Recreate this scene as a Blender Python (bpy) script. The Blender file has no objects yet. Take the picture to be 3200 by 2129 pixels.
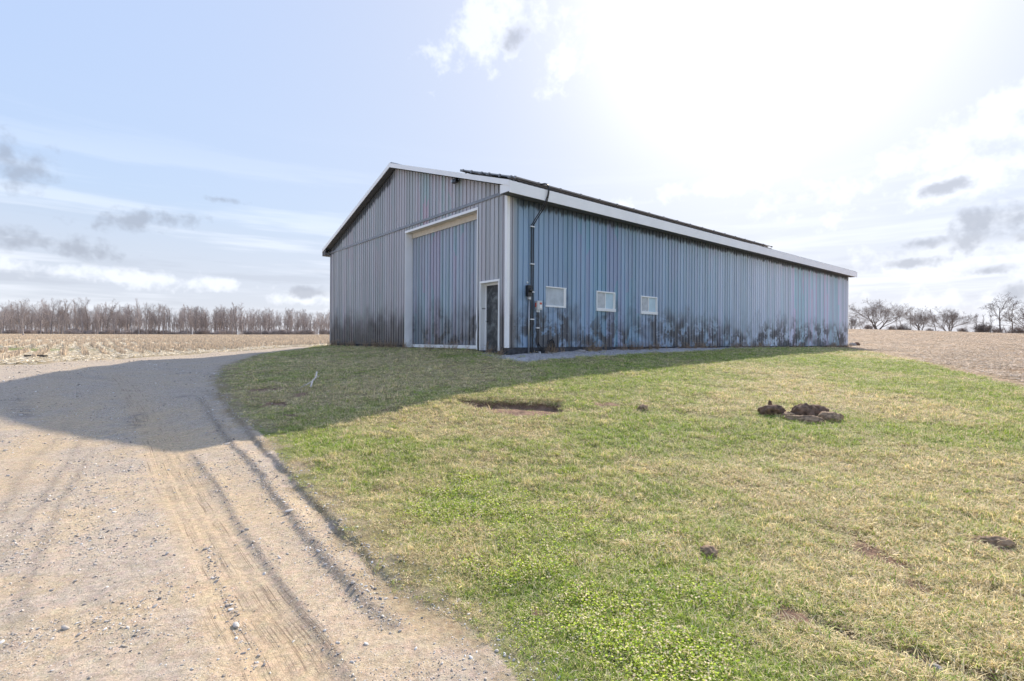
import bpy, math, random
import numpy as np
from mathutils import Vector

random.seed(7)
rng = np.random.default_rng(7)
SC = bpy.context.scene
COL = SC.collection
R = math.radians

# ------------------------------------------------------------------ camera
F = 1605.0            # focal length in pixels of the 3200 px wide photograph
ROLL = 0.0061
HC = 1.65             # eye height above the driveway
cam_d = bpy.data.cameras.new('camera')
cam_d.sensor_width = 36.0
cam_d.lens = F / 3200.0 * 36.0
cam_d.clip_start = 0.05
cam_d.clip_end = 6000
cam = bpy.data.objects.new('camera', cam_d)
COL.objects.link(cam)
cam.location = (0, 0, HC)
cam.rotation_euler = (R(90), -ROLL, 0)
SC.camera = cam

# ------------------------------------------------------------------ light
SUN_AZ, SUN_EL = R(26.0), R(33.4)     # azimuth to the right of the view axis
SUN_DIR = Vector((math.sin(SUN_AZ) * math.cos(SUN_EL), math.cos(SUN_AZ) * math.cos(SUN_EL), math.sin(SUN_EL)))
sl = bpy.data.lights.new('sun', 'SUN')
sl.energy = 2.6
sl.angle = R(0.6)
sl.color = (1.0, 0.88, 0.71)
so = bpy.data.objects.new('sun', sl)
COL.objects.link(so)
so.rotation_euler = SUN_DIR.to_track_quat('Z', 'Y').to_euler()
SC.view_settings.view_transform = 'Standard'
SC.view_settings.look = 'None'
SC.view_settings.exposure = 1.35
SC.view_settings.gamma = 1.0
SC.view_settings.use_curve_mapping = False
SC.cycles.use_adaptive_sampling = True
SC.cycles.adaptive_threshold = 0.015
SC.cycles.max_bounces = 4
SC.cycles.diffuse_bounces = 3
SC.cycles.glossy_bounces = 2
SC.cycles.transparent_max_bounces = 4

W = bpy.data.worlds.new('World')
SC.world = W
W.use_nodes = True
W.cycles.sampling_method = 'MANUAL'
W.cycles.sample_map_resolution = 512


class NT:
    """small helper for building node trees"""
    def __init__(self, tree):
        self.t = tree
        self.n = tree.nodes
        self.l = tree.links

    def put(self, sock, v):
        if v is None:
            return
        if hasattr(v, 'is_output'):
            self.l.new(v, sock)
        elif isinstance(v, (tuple, list)) and sock.type == 'RGBA' and len(v) == 3:
            sock.default_value = (*v, 1)
        else:
            sock.default_value = v

    def math(self, op, a, b=None, c=None, clamp=False):
        n = self.n.new('ShaderNodeMath')
        n.operation = op
        n.use_clamp = clamp
        for i, v in enumerate((a, b, c)):
            self.put(n.inputs[i], v)
        return n.outputs[0]

    def vmath(self, op, a, b=None, scale=None):
        n = self.n.new('ShaderNodeVectorMath')
        n.operation = op
        self.put(n.inputs[0], a)
        if b is not None:
            self.put(n.inputs[1], b)
        if scale is not None:
            self.put(n.inputs['Scale'], scale)
        return n.outputs['Value'] if op in ('DOT_PRODUCT', 'LENGTH') else n.outputs[0]

    def noise(self, vec, scale, detail=4, rough=0.55, dist=0.0, out=0):
        n = self.n.new('ShaderNodeTexNoise')
        self.put(n.inputs['Vector'], vec)
        n.inputs['Scale'].default_value = scale
        n.inputs['Detail'].default_value = detail
        n.inputs['Roughness'].default_value = rough
        n.inputs['Distortion'].default_value = dist
        return n.outputs[out]

    def ss(self, v, a, b, lo=0.0, hi=1.0):
        n = self.n.new('ShaderNodeMapRange')
        n.interpolation_type = 'SMOOTHSTEP'
        self.put(n.inputs['Value'], v)
        self.put(n.inputs['From Min'], a)
        self.put(n.inputs['From Max'], b)
        n.inputs['To Min'].default_value = lo
        n.inputs['To Max'].default_value = hi
        return n.outputs[0]

    def mix(self, f, a, b, blend='MIX'):
        n = self.n.new('ShaderNodeMix')
        n.data_type = 'RGBA'
        n.blend_type = blend
        self.put(n.inputs['Factor'], f)
        self.put(n.inputs['A'], a)
        self.put(n.inputs['B'], b)
        return [o for o in n.outputs if o.type == 'RGBA'][0]

    def comb(self, x, y, z):
        n = self.n.new('ShaderNodeCombineXYZ')
        for i, v in enumerate((x, y, z)):
            self.put(n.inputs[i], v)
        return n.outputs[0]

    def sep(self, v):
        n = self.n.new('ShaderNodeSeparateXYZ')
        self.put(n.inputs[0], v)
        return n.outputs

    def attr(self, name, typ='GEOMETRY'):
        n = self.n.new('ShaderNodeAttribute')
        n.attribute_type = typ
        n.attribute_name = name
        return n


# ---- sky: Nishita seen through a thin veil, with cirrus and small cumulus
wt = NT(W.node_tree)
for n in list(wt.n):
    wt.n.remove(n)
w_out = wt.n.new('ShaderNodeOutputWorld')
bg = wt.n.new('ShaderNodeBackground')
wt.l.new(bg.outputs[0], w_out.inputs[0])
sky = wt.n.new('ShaderNodeTexSky')
sky.sky_type = 'NISHITA'
sky.sun_disc = False
sky.sun_elevation = SUN_EL
sky.sun_rotation = SUN_AZ
sky.altitude = 300
sky.air_density = 1.0
sky.dust_density = 0.8
sky.ozone_density = 1.0
bg.inputs['Strength'].default_value = 0.10
tc = wt.n.new('ShaderNodeTexCoord')
D = tc.outputs['Generated']
dx, dy, dz = wt.sep(D)
az = wt.math('ARCTAN2', dx, dy)
el = wt.math('ARCSINE', dz)
nA = wt.noise(D, 11.0, 4, 0.62)
nB = wt.noise(D, 34.0, 3, 0.65)
nC = wt.math('ADD', wt.math('MULTIPLY', nA, 0.65), wt.math('MULTIPLY', nB, 0.35))
# angle from the sun: forward scattering in the thin cirrus veil
cosg = wt.vmath('DOT_PRODUCT', D, tuple(SUN_DIR))
gam = wt.math('ARCCOSINE', wt.math('MINIMUM', wt.math('MAXIMUM', cosg, -1.0), 1.0))
veil1 = wt.math('POWER', 2.718, wt.math('MULTIPLY', gam, -1.0 / R(6)))
veil2 = wt.math('POWER', 2.718, wt.math('MULTIPLY', gam, -1.0 / R(42)))
# desaturate the sky towards milky
SKYMILK = 0.40
lum = wt.vmath('DOT_PRODUCT', sky.outputs[0], (0.25, 0.55, 0.20))
milk = wt.mix(1.0, (0.93, 0.97, 1.14), wt.comb(lum, lum, lum), 'MULTIPLY')
base = wt.mix(wt.math('MAXIMUM', wt.ss(gam, R(70), R(12), SKYMILK, 0.62), wt.ss(el, R(22), R(4), 0.0, 0.8)), sky.outputs[0], milk)
# the thin overcast evens the sky out: compress its brightness range around a mean level
base = wt.vmath('SCALE', base, scale=wt.math('POWER', wt.math('DIVIDE', 2.75, wt.math('MAXIMUM', lum, 0.05)), 0.86))
veil = wt.math('ADD', wt.math('MULTIPLY', veil1, 10.0), wt.math('MULTIPLY', veil2, 0.30))
base = wt.vmath('ADD', base, wt.comb(veil, veil, wt.math('MULTIPLY', veil, 0.97)))


def pxdir(x, y):
    u, v = x * 1.3577 - 1600, y * 1.3577 - 1065
    c, s = math.cos(ROLL), math.sin(ROLL)
    X, Y = c * u + s * v, -s * u + c * v
    return math.atan2(X, F), math.atan2(-Y, math.hypot(F, X))


azel = wt.comb(az, el, 0.0)
rag = wt.math('SUBTRACT', nC, 0.5)


def blobs(lst, k, soft):
    """ragged union of ellipses (centre, radii in photo pixels, tilt) on the sky"""
    near_ = None
    sc = 1.3577 / F
    for x, y, rx, ry, tilt in lst:
        a0, e0 = pxdir(x, y)
        m = wt.n.new('ShaderNodeMapping')
        m.vector_type = 'TEXTURE'
        wt.l.new(azel, m.inputs['Vector'])
        m.inputs['Location'].default_value = (a0, e0, 0)
        m.inputs['Rotation'].default_value = (0, 0, R(tilt))
        m.inputs['Scale'].default_value = (rx * sc / math.cos(e0), ry * sc, 1)
        d = wt.vmath('LENGTH', m.outputs[0])
        near_ = d if near_ is None else wt.math('MINIMUM', near_, d)
    return wt.ss(wt.math('ADD', wt.math('SUBTRACT', 1.0, near_), wt.math('MULTIPLY', rag, k)), 0.0, soft)


# streaky layer low over the horizon, everywhere round
st = wt.noise(wt.comb(wt.math('MULTIPLY', az, 2.2), wt.math('MULTIPLY', el, 26.0), 3.1), 1.0, 4, 0.6)
st2 = wt.noise(wt.comb(wt.math('MULTIPLY', az, 4.0), wt.math('MULTIPLY', el, 34.0), 8.7), 1.0, 4, 0.6)
low = wt.math('MULTIPLY', wt.ss(el, R(22), R(3)), wt.ss(el, R(-2), R(0)))
streak = wt.math('MULTIPLY', wt.ss(st, 0.46, 0.66), low)
lowgrey = wt.math('MULTIPLY', wt.ss(st2, 0.52, 0.66), wt.math('MULTIPLY', wt.ss(el, R(13), R(4)), wt.ss(el, R(-2), R(0))))
white = wt.math('MAXIMUM', blobs([(1135, 70, 140, 80, 15), (1400, 95, 130, 75, 20), (1300, 150, 90, 40, 30), (2210, 325, 330, 52, 17), (1640, 430, 150, 26, 6), (2200, 420, 260, 40, 10),
                                  (2180, 600, 190, 60, 4), (2290, 690, 110, 45, 0), (2130, 700, 60, 30, 0), (700, 690, 110, 30, 0), (330, 640, 330, 22, -2)], 5.4, 0.9), wt.math('MULTIPLY', streak, 0.85))
grey = wt.math('MAXIMUM', blobs([(2320, 512, 130, 42, 8), (2120, 560, 70, 17, 4), (2100, 605, 60, 13, 0), (2168, 433, 45, 15, 8), (2265, 626, 45, 12, 6), (185, 575, 120, 28, -6), (295, 506, 95, 26, 8),
                                 (15, 355, 60, 55, 0), (505, 459, 50, 9, 0), (1185, 85, 45, 30, 20), (2330, 680, 40, 22, 0), (700, 672, 60, 20, 0)], 4.8, 0.9), wt.math('MULTIPLY', lowgrey, 0.32))
skc = wt.mix(wt.math('MULTIPLY', white, 0.75), base, wt.vmath('ADD', (3.2, 3.3, 3.5), wt.vmath('SCALE', base, scale=0.35)))
skc = wt.mix(wt.math('MULTIPLY', grey, 0.70), skc, wt.vmath('ADD', (1.1, 1.2, 1.45), wt.vmath('SCALE', base, scale=0.22)))
wt.l.new(skc, bg.inputs['Color'])

# ------------------------------------------------------------------ helpers
def cam_ray(u, v):
    du, dv = u - 1600, v - 1065
    c, s = math.cos(ROLL), math.sin(ROLL)
    return np.array([(c * du + s * dv) / F, 1.0, (s * du - c * dv) / F])


def tagit(o, label=None, cat=None, group=None, kind=None):
    if label: o['label'] = label
    if cat: o['category'] = cat
    if group: o['group'] = group
    if kind: o['kind'] = kind
    return o


def empty(name, loc=(0, 0, 0), rz=0.0):
    o = bpy.data.objects.new(name, None)
    o.empty_display_size = 0.2
    COL.objects.link(o)
    o.location = loc
    o.rotation_euler = (0, 0, rz)
    return o


def mesh_obj(name, verts, faces, mat, parent=None, smooth=False, link=True):
    me = bpy.data.meshes.new(name)
    me.from_pydata([tuple(v) for v in verts], [], faces)
    if smooth:
        me.shade_smooth()
    me.update()
    if mat: me.materials.append(mat)
    o = bpy.data.objects.new(name, me)
    if link: COL.objects.link(o)
    if parent is not None: o.parent = parent
    return o


def cross3(a, b):
    return (a[1] * b[2] - a[2] * b[1], a[2] * b[0] - a[0] * b[2], a[0] * b[1] - a[1] * b[0])


def unit3(a):
    l = math.sqrt(a[0] * a[0] + a[1] * a[1] + a[2] * a[2]) + 1e-9
    return (a[0] / l, a[1] / l, a[2] / l)


class MB:
    def __init__(self):
        self.v = []
        self.f = []

    def box(self, a, b):
        i = len(self.v)
        (x0, y0, z0), (x1, y1, z1) = a, b
        self.v += [(x0, y0, z0), (x1, y0, z0), (x1, y1, z0), (x0, y1, z0), (x0, y0, z1), (x1, y0, z1), (x1, y1, z1), (x0, y1, z1)]
        self.f += [tuple(i + k for k in q) for q in ((3, 2, 1, 0), (4, 5, 6, 7), (0, 1, 5, 4), (1, 2, 6, 5), (2, 3, 7, 6), (3, 0, 4, 7))]
        return self

    def hexa(self, pts):
        i = len(self.v)
        self.v += [tuple(p) for p in pts]
        self.f += [tuple(i + k for k in q) for q in ((3, 2, 1, 0), (4, 5, 6, 7), (0, 1, 5, 4), (1, 2, 6, 5), (2, 3, 7, 6), (3, 0, 4, 7))]
        return self

    def tube(self, pts, rad, k=6, cap=True):
        pts = [(float(p[0]), float(p[1]), float(p[2])) for p in pts]
        n = len(pts)
        rr = rad if hasattr(rad, '__len__') else [rad] * n
        base = len(self.v)
        ring = [(math.cos(2 * math.pi * q / k), math.sin(2 * math.pi * q / k)) for q in range(k)]
        for j, p in enumerate(pts):
            a, b = pts[min(j + 1, n - 1)], pts[max(j - 1, 0)]
            d = unit3((a[0] - b[0], a[1] - b[1], a[2] - b[2]))
            s = unit3(cross3(d, (.31, .17, .94) if abs(d[2]) < .9 else (1.0, .2, 0.0)))
            t = cross3(d, s)
            r = rr[j]
            for c_, s_ in ring:
                c1, s1 = c_ * r, s_ * r
                self.v.append((p[0] + c1 * s[0] + s1 * t[0], p[1] + c1 * s[1] + s1 * t[1], p[2] + c1 * s[2] + s1 * t[2]))
        for j in range(n - 1):
            for q in range(k):
                a0 = base + j * k + q
                a1 = base + j * k + (q + 1) % k
                self.f.append((a0, a1, a1 + k, a0 + k))
        if cap:
            self.f.append(tuple(base + q for q in reversed(range(k))))
            self.f.append(tuple(base + (n - 1) * k + q for q in range(k)))
        return self

    def disc(self, c, nrm, r, h, k=14):
        c = np.array(c, float); nrm = np.array(nrm, float)
        return self.tube([c, c + nrm * h], r, k)

    def build(self, name, mat, parent=None, smooth=False, bevel=0.0):
        o = mesh_obj(name, self.v, self.f, mat, parent, smooth)
        if bevel:
            b = o.modifiers.new('bevel', 'BEVEL')
            b.width = bevel
            b.segments = 2
            b.limit_method = 'ANGLE'
        return o


def _hash(ix, iy, s):
    h = (ix.astype(np.int64) * 374761393 + iy.astype(np.int64) * 668265263 + s * 1274126177) & 0xFFFFFFFF
    h = ((h ^ (h >> 13)) * 1274126177) & 0xFFFFFFFF
    return ((h ^ (h >> 16)) & 0xFFFF) / 65535.0


def vnoise(x, y, s=0):
    ix, iy = np.floor(x), np.floor(y)
    fx, fy = x - ix, y - iy
    fx = fx * fx * (3 - 2 * fx); fy = fy * fy * (3 - 2 * fy)
    a = _hash(ix, iy, s); b = _hash(ix + 1, iy, s); c = _hash(ix, iy + 1, s); d = _hash(ix + 1, iy + 1, s)
    return (a * (1 - fx) + b * fx) * (1 - fy) + (c * (1 - fx) + d * fx) * fy


def fbm(x, y, s=0, oct=4):
    o = 0; a = 0.5; tot = 0
    for i in range(oct):
        o = o + a * vnoise(x * 2 ** i + 17.3 * i, y * 2 ** i - 9.1 * i, s + i)
        tot += a; a *= 0.55
    return o / tot


def sst(v, a, b):
    t = np.clip((v - a) / (b - a), 0, 1)
    return t * t * (3 - 2 * t)


# ------------------------------------------------------------------ terrain
CTRL = np.array([
    (16.9, 25.5, -.45), (7.9, 17.9, -.67), (3.94, 14.5, -.82), (1.26, 12.2, -.92), (-.69, 10.4, -1.07), (-1.46, 9.7, -1.16), (-2.13, 9.05, -1.28),
    (-3.23, 8.0, -1.44), (-4.1, 7.2, -1.47), (-5.2, 7.2, -1.53), (-6.9, 7.9, -1.52), (-8.75, 8.8, -1.42), (-11.3, 11.3, -.985), (-12.4, 15, -.87),
    (-13.6, 18.3, -.86), (-14.7, 21.5, -.845), (0, 16.44, -.46), (.86, 17.15, -.43), (2.19, 18.26, -.38), (3.7, 19.51, -.31), (7.08, 22.33, -.28),
    (14, 28.07, -.29), (23.57, 36.03, -.33), (-1.14, 17.47, -.36), (-4.12, 21.05, -.35), (-6.81, 24.29, -.34), (-9.98, 28.1, -.35),
    (0, 0, -1.65), (0, 3, -1.63), (-4, 2, -1.63), (-4, 4.5, -1.6), (3, 3, -1.62), (6, 5, -1.55), (0, 6, -1.5), (3, 8, -1.33), (8, 10, -1.2),
    (14, 14, -1.05), (10, 4, -1.52), (-9, 5, -1.56), (0, -10, -1.65), (-15, 0, -1.6), (20, 0, -1.55), (22, 22, -.7), (-5, 12, -1.12), (-9, 17, -.85),
    (-3, 14, -.85), (-18, 18, -.8), (-16, 30, -.7), (-30, 30, -.65), (-60, 60, -.2), (-110, 120, .45), (-40, 100, .35), (-220, 225, 1.2), (-70, 230, 1.75),
    (-20, 230, 1.9), (30, 42, -.25), (35, 33, -.25), (45, 45, .1), (60, 80, 1.1), (90, 75, .6), (98, 150, 3.9), (150, 150, 1.9), (10, 60, -.1), (25, 110, 1.6), (40, 160, 3.2),
    (60, 250, 2.2), (150, 230, 1.6), (220, 180, 1.4), (-200, 330, 1.0), (-60, 340, 1.0), (300, 60, 0), (-300, 60, 0), (0, -100, -1.5), (200, -60, -1), (-200, -60, -1),
    (0, 600, 0), (500, 500, 0), (-500, 500, 0), (600, 0, -1), (-600, 0, -1)], float)


def _U(r2):
    return np.where(r2 > 1e-9, 0.5 * r2 * np.log(np.maximum(r2, 1e-9)), 0)


def _tps_fit(P):
    n = len(P)
    d2 = ((P[:, None, :2] - P[None, :, :2]) ** 2).sum(-1)
    A = np.zeros((n + 3, n + 3))
    A[:n, :n] = _U(d2)
    q = np.hypot(P[:, 0], P[:, 1])
    A[:n, :n] += np.diag(np.full(n, 0.02))
    A[:n, n] = 1; A[:n, n + 1:] = P[:, :2]; A[n, :n] = 1; A[n + 1:, :n] = P[:, :2].T
    b = np.zeros(n + 3); b[:n] = P[:, 2]
    return np.linalg.solve(A, b)


_CS = CTRL.copy(); _CS[:, :2] /= 10.0
_TW = _tps_fit(_CS)


def base_z(x, y):
    x = np.asarray(x, float) / 10; y = np.asarray(y, float) / 10
    out = np.full(x.shape, _TW[-3]) + _TW[-2] * x + _TW[-1] * y
    for (cx, cy, _), wgt in zip(_CS, _TW[:-3]):
        out += wgt * _U((x - cx) ** 2 + (y - cy) ** 2)
    return np.clip(out, -4, 6) + HC


def hit(xd, yd):
    """display pixel (2357 px wide view) -> point on the smooth terrain"""
    r = cam_ray(xd * 1.3577, yd * 1.3577)
    k = np.geomspace(1.2, 600, 1500)
    z = HC + k * r[2]
    g = base_z(k * r[0], k * r[1])
    i = np.argmax(z < g)
    if i == 0:
        return np.array([k[-1] * r[0], k[-1]])
    a = (z[i - 1] - g[i - 1]) / ((z[i - 1] - g[i - 1]) - (z[i] - g[i]))
    kk = k[i - 1] + a * (k[i] - k[i - 1])
    return np.array([kk * r[0], kk])


def hits(l):
    return np.array([hit(*p) for p in l])


def seg_dist(x, y, P):
    """distance and signed side (+ = right of travel) to a polyline"""
    best = np.full(x.shape, 1e9); side = np.zeros(x.shape); par = np.zeros(x.shape)
    acc = 0.0
    for a, b in zip(P[:-1], P[1:]):
        d = b - a; L = np.hypot(*d)
        t = np.clip(((x - a[0]) * d[0] + (y - a[1]) * d[1]) / (L * L), 0, 1)
        qx, qy = x - a[0] - t * d[0], y - a[1] - t * d[1]
        dd = np.hypot(qx, qy)
        m = dd < best
        best = np.where(m, dd, best)
        side = np.where(m, np.sign(d[1] * qx - d[0] * qy), side)
        par = np.where(m, acc + t * L, par)
        acc += L
    return best, side, par


def inside(x, y, P):
    c = np.zeros(x.shape, bool)
    n = len(P)
    for i in range(n):
        x0, y0 = P[i]; x1, y1 = P[(i + 1) % n]
        if y0 == y1: continue
        m = ((y0 > y) != (y1 > y)) & (x < (x1 - x0) * (y - y0) / (y1 - y0) + x0)
        c ^= m
    return c


# zone outlines (traced on the ground)
LAWN_EDGE = hits([(1195, 1560), (1120, 1475), (1050, 1428), (960, 1388), (880, 1335), (830, 1285), (780, 1218), (720, 1158), (655, 1080), (612, 1012), (560, 975),
                  (515, 925), (492, 880), (515, 843), (600, 815), (690, 804)])
LAWN_EDGE = np.vstack([[(0.3, -6), (-0.6, 1.0)], LAWN_EDGE, [(-11.5, 30.5), (-9, 33)]])
FIELD_R = hits([(1975, 806), (2060, 822), (2150, 842), (2240, 866), (2357, 893)])
FIELD_R = np.vstack([[(23.0, 38.5)], FIELD_R, [(22, 10), (40, -6)]])
LAWN_POLY = np.vstack([LAWN_EDGE, FIELD_R])
FIELD_L = hits([(0, 842), (150, 834), (350, 822), (520, 811), (690, 799)])
FIELD_L = np.vstack([[(-60, 8.0)], FIELD_L, [(-10.5, 34)]])
DRIVE_POLY = np.vstack([FIELD_L, [(-9, 33)], LAWN_EDGE[::-1], [(-60, -6)]])
RUT1 = hits([(900, 1720), (777, 1534), (733, 1467), (695, 1409), (652, 1351), (605, 1285), (559, 1215), (515, 1137), (470, 1080), (440, 1040)])
RUT2 = hits([(900, 1440), (846, 1388), (800, 1334), (746, 1280), (703, 1227), (658, 1172), (625, 1130), (590, 1080), (545, 1035), (505, 990), (480, 950), (458, 915)])
RUT3 = hits([(935, 1368), (880, 1310), (821, 1256), (762, 1193), (714, 1144), (668, 1095), (630, 1058), (590, 1018), (555, 975), (525, 940), (500, 905)])
TRACKS = [hits(l) for l in ([(0, 1190), (40, 1122), (75, 1055), (120, 1030), (160, 975)], [(0, 1290), (75, 1180), (125, 1110), (160, 1065), (190, 1010)],
                            [(30, 1440), (110, 1240), (140, 1160), (190, 1075), (215, 1030)], [(20, 1480), (60, 1400)])]
BAND = hits([(800, 1760), (715, 1610), (640, 1480), (580, 1400), (515, 1290), (455, 1180), (405, 1090), (375, 1025), (340, 960), (300, 900), (270, 865)])
DUST = [hits(l) for l in ([(130, 1000), (190, 940), (250, 900), (330, 880), (420, 865)], [(90, 935), (110, 880), (150, 855), (230, 845)], [(300, 870), (360, 960), (420, 1020)],
                          [(0, 1130), (60, 1060), (110, 1010)], [(520, 1090), (640, 1260), (790, 1420), (900, 1520)], [(600, 1120), (720, 1250), (860, 1370), (960, 1450)])]
SCUFFS = [(hit(*a), hit(*b)) for a, b in (((405, 858), (440, 860)), ((475, 863), (505, 866)), ((545, 866), (580, 874)), ((525, 873), (560, 881)), ((210, 868), (250, 874)), ((120, 868), (155, 872)), ((415, 915), (440, 912)), ((475, 900), (500, 917)), ((40, 920), (60, 960)), ((320, 955), (305, 985)))]
CUT_POLY = hits([(1040, 921), (1110, 924), (1200, 926), (1296, 929), (1293, 942), (1255, 951), (1190, 949), (1140, 940), (1095, 930)])
CUT_POLY[4:, 1] -= .30
CUT_BACK = hits([(1005, 918), (1110, 924), (1200, 926), (1298, 929)])
GASH = hits([(1905, 1440), (1985, 1475), (2060, 1497), (2150, 1515), (2230, 1540), (2330, 1568)])
SOILS = [(hit(x, y), r) for x, y, r in ((1815, 1415, .13), (2110, 1345, .1), (1645, 1275, .06), (2290, 1255, .16), (2000, 1270, .14), (1990, 1250, .1), (1160, 1040, .06),
                                        (850, 1103, .05), (1395, 930, .25), (640, 930, .3), (690, 910, .2), (600, 900, .35), (660, 960, .2), (2080, 1300, .1), (1440, 1550, .1))]
_sr = random.Random(31)
SOILS += [(np.array([_sr.uniform(-.45, 1.05) * yy, yy]), _sr.uniform(.025, .075)) for yy in [_sr.uniform(3.0, 9.5) for _ in range(46)]]
GREENS = [(hit(x, y), r, a) for x, y, r, a in (
    (1080, 1130, .45, .8), (1140, 1170, .5, .9), (1250, 1200, .5, .8), (1000, 1190, .4, .5), (1230, 1330, .5, .9), (1330, 1400, .45, .9), (1450, 1440, .5, 1), (1560, 1500, .45, 1), (1650, 1540, .35, 1),
    (1300, 1490, .5, .8), (900, 1070, .7, .5), (1420, 1250, .4, .5), (1560, 1370, .4, .6), (1700, 890, 2.2, .7), (2050, 850, 3, .9), (2250, 900, 2.2, .9), (1850, 830, 3, .9), (1480, 835, 1.6, .9),
    (1650, 820, 2, .9), (1300, 850, 1.2, .6), (1350, 895, 1.2, .6), (1500, 1000, .8, .6), (1330, 1005, .7, .4), (2000, 1010, 1.3, .6), (2200, 985, 1.6, .7), (1700, 980, .8, .6), (700, 985, 1.2, .3), (2080, 1440, .4, .6),
    (1900, 1460, .3, .5), (1850, 955, 1.2, .5), (800, 1000, .8, .4))]
STRAWS = [(hit(x, y), r, a) for x, y, r, a in (
    (1700, 925, 1.6, 1), (1950, 925, 1.7, 1), (2100, 940, 1.5, .9), (1850, 900, 1.3, .8), (1000, 960, .9, .7), (870, 985, .7, .8), (1180, 985, .7, .7), (1830, 1040, .8, .9), (2200, 1050, 1.3, .9),
    (1700, 1100, .9, .6), (2100, 1150, 1.2, .8), (1900, 1180, .8, .7), (2250, 1350, .8, .9), (1850, 1500, .4, .9), (2100, 1500, .4, .8), (1050, 1000, .7, .6), (850, 870, 2, .8), (1500, 870, .8, .5),
    (700, 1070, .4, .7), (760, 1150, .3, .7), (1560, 1080, .7, .6), (1980, 1330, .5, .5), (750, 900, 1.4, .6), (1000, 845, 2, .6), (900, 822, 2.5, .7), (640, 890, 1, .7), (1080, 880, 1, .5))]


def zones(x, y):
    z = np.where(x - 0.55 * y > -5.0, 3, 2)
    z = np.where(inside(x, y, LAWN_POLY), 1, z)
    z = np.where(inside(x, y, DRIVE_POLY), 0, z)
    return z


def ridge(x, y, P, h, wl, wr, jit):
    d, s, t = seg_dist(x, y, P)
    n = fbm(t * 2.5, t * 0 + 3, jit, 3)
    hh = h * (0.55 + 0.9 * n)
    LT = float(np.hypot(*(P[1:] - P[:-1]).T).sum())
    edge = sst(t, 0, 0.5) * sst(LT - t, 0, 0.5)
    wob = (fbm(x * 4, y * 4, jit + 5, 3) - .5) * 0.09
    sd = d * s + wob
    return hh * np.where(sd < 0, np.exp(-(sd / wl) ** 2), np.exp(-(sd / wr) ** 2)) * edge


def fine_z(x, y, zn):
    """ruts, cuts and small unevenness on top of the smooth terrain"""
    r = np.hypot(x, y)
    dz = (fbm(x * 0.6, y * 0.6, 11) - .5) * 0.10 * np.clip(r / 6, .3, 1.0)
    dz = dz + (fbm(x * 4, y * 4, 23, 3) - .5) * np.where(zn == 1, .045, .018)
    near = (r < 22) & (y > 0)
    if not near.any():
        return dz
    xn, yn = x[near], y[near]
    e = np.zeros(xn.shape)
    # travel direction of the ruts is away from the camera: + side is the lawn
    e += ridge(xn, yn, RUT1, .010, .014, .10, 1)
    e += ridge(xn, yn, RUT2, .024, .02, .09, 2)
    e += ridge(xn, yn, RUT3, .038, .02, .35, 3)
    for i, T in enumerate(TRACKS):
        e += ridge(xn, yn, T, .007, .018, .09, 10 + i)
    d, s, _ = seg_dist(xn, yn, BAND)
    e -= .012 * np.exp(-(d / .22) ** 4)
    e += .003 * np.sin(d * s * 60) * np.exp(-(d / .24) ** 6)
    cp = inside(xn, yn, CUT_POLY)
    db, sb, _ = seg_dist(xn, yn, CUT_BACK)
    dc, _, _ = seg_dist(xn, yn, np.vstack([CUT_POLY, CUT_POLY[:1]]))
    e -= np.where(cp, .11 * sst(np.minimum(dc, 1), 0, .05) * (1 - .9 * sst(db, .08, .8)), 0)
    dg, _, tg = seg_dist(xn, yn, GASH)
    e -= .09 * np.exp(-(dg / .06) ** 2) * (0.2 + fbm(tg * 3, tg * 0, 41, 3))
    out = dz.copy()
    out[near] += e
    return out


def ground_z(x, y):
    x = np.atleast_1d(np.asarray(x, float)); y = np.atleast_1d(np.asarray(y, float))
    return base_z(x, y) + fine_z(x, y, zones(x, y))


def lawn_mix(x, y):
    """0 = straw, 1 = green"""
    n = fbm(x * .55, y * .55, 51, 4)
    n2 = fbm(x * 3.2, y * 3.2, 61, 3)
    g = 0.38 + (n - .5) * 1.5 + (n2 - .5) * 1.0
    for p, rr, a in GREENS:
        g += .5 * a * np.exp(-(((x - p[0]) ** 2 + (y - p[1]) ** 2) / rr ** 2))
    for p, rr, a in STRAWS:
        g -= .52 * a * np.exp(-(((x - p[0]) ** 2 + (y - p[1]) ** 2) / rr ** 2))
    return np.clip(g, 0, 1)


def soil_mask(x, y):
    m = np.zeros(x.shape)
    wob = fbm(x * 7, y * 7, 77, 3)
    for p, rr in SOILS:
        d = np.hypot(x - p[0], y - p[1])
        m = np.maximum(m, sst(1.25 - d / rr + (wob - .5) * 1.6, 0, .7))
    m = np.where(inside(x, y, CUT_POLY), 1, m)
    dg, _, tg = seg_dist(x, y, GASH)
    m = np.maximum(m, np.exp(-(dg / .10) ** 4) * sst(fbm(tg * 4, tg * 0, 41, 3), .25, .5))
    return np.clip(m, 0, 1)


def lerp(a, b, t):
    return a + (b - a) * t[:, None]


C3 = lambda *a: np.array(a, float)
ROWD = C3(-.639, .769)                       # direction of the stubble rows


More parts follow.
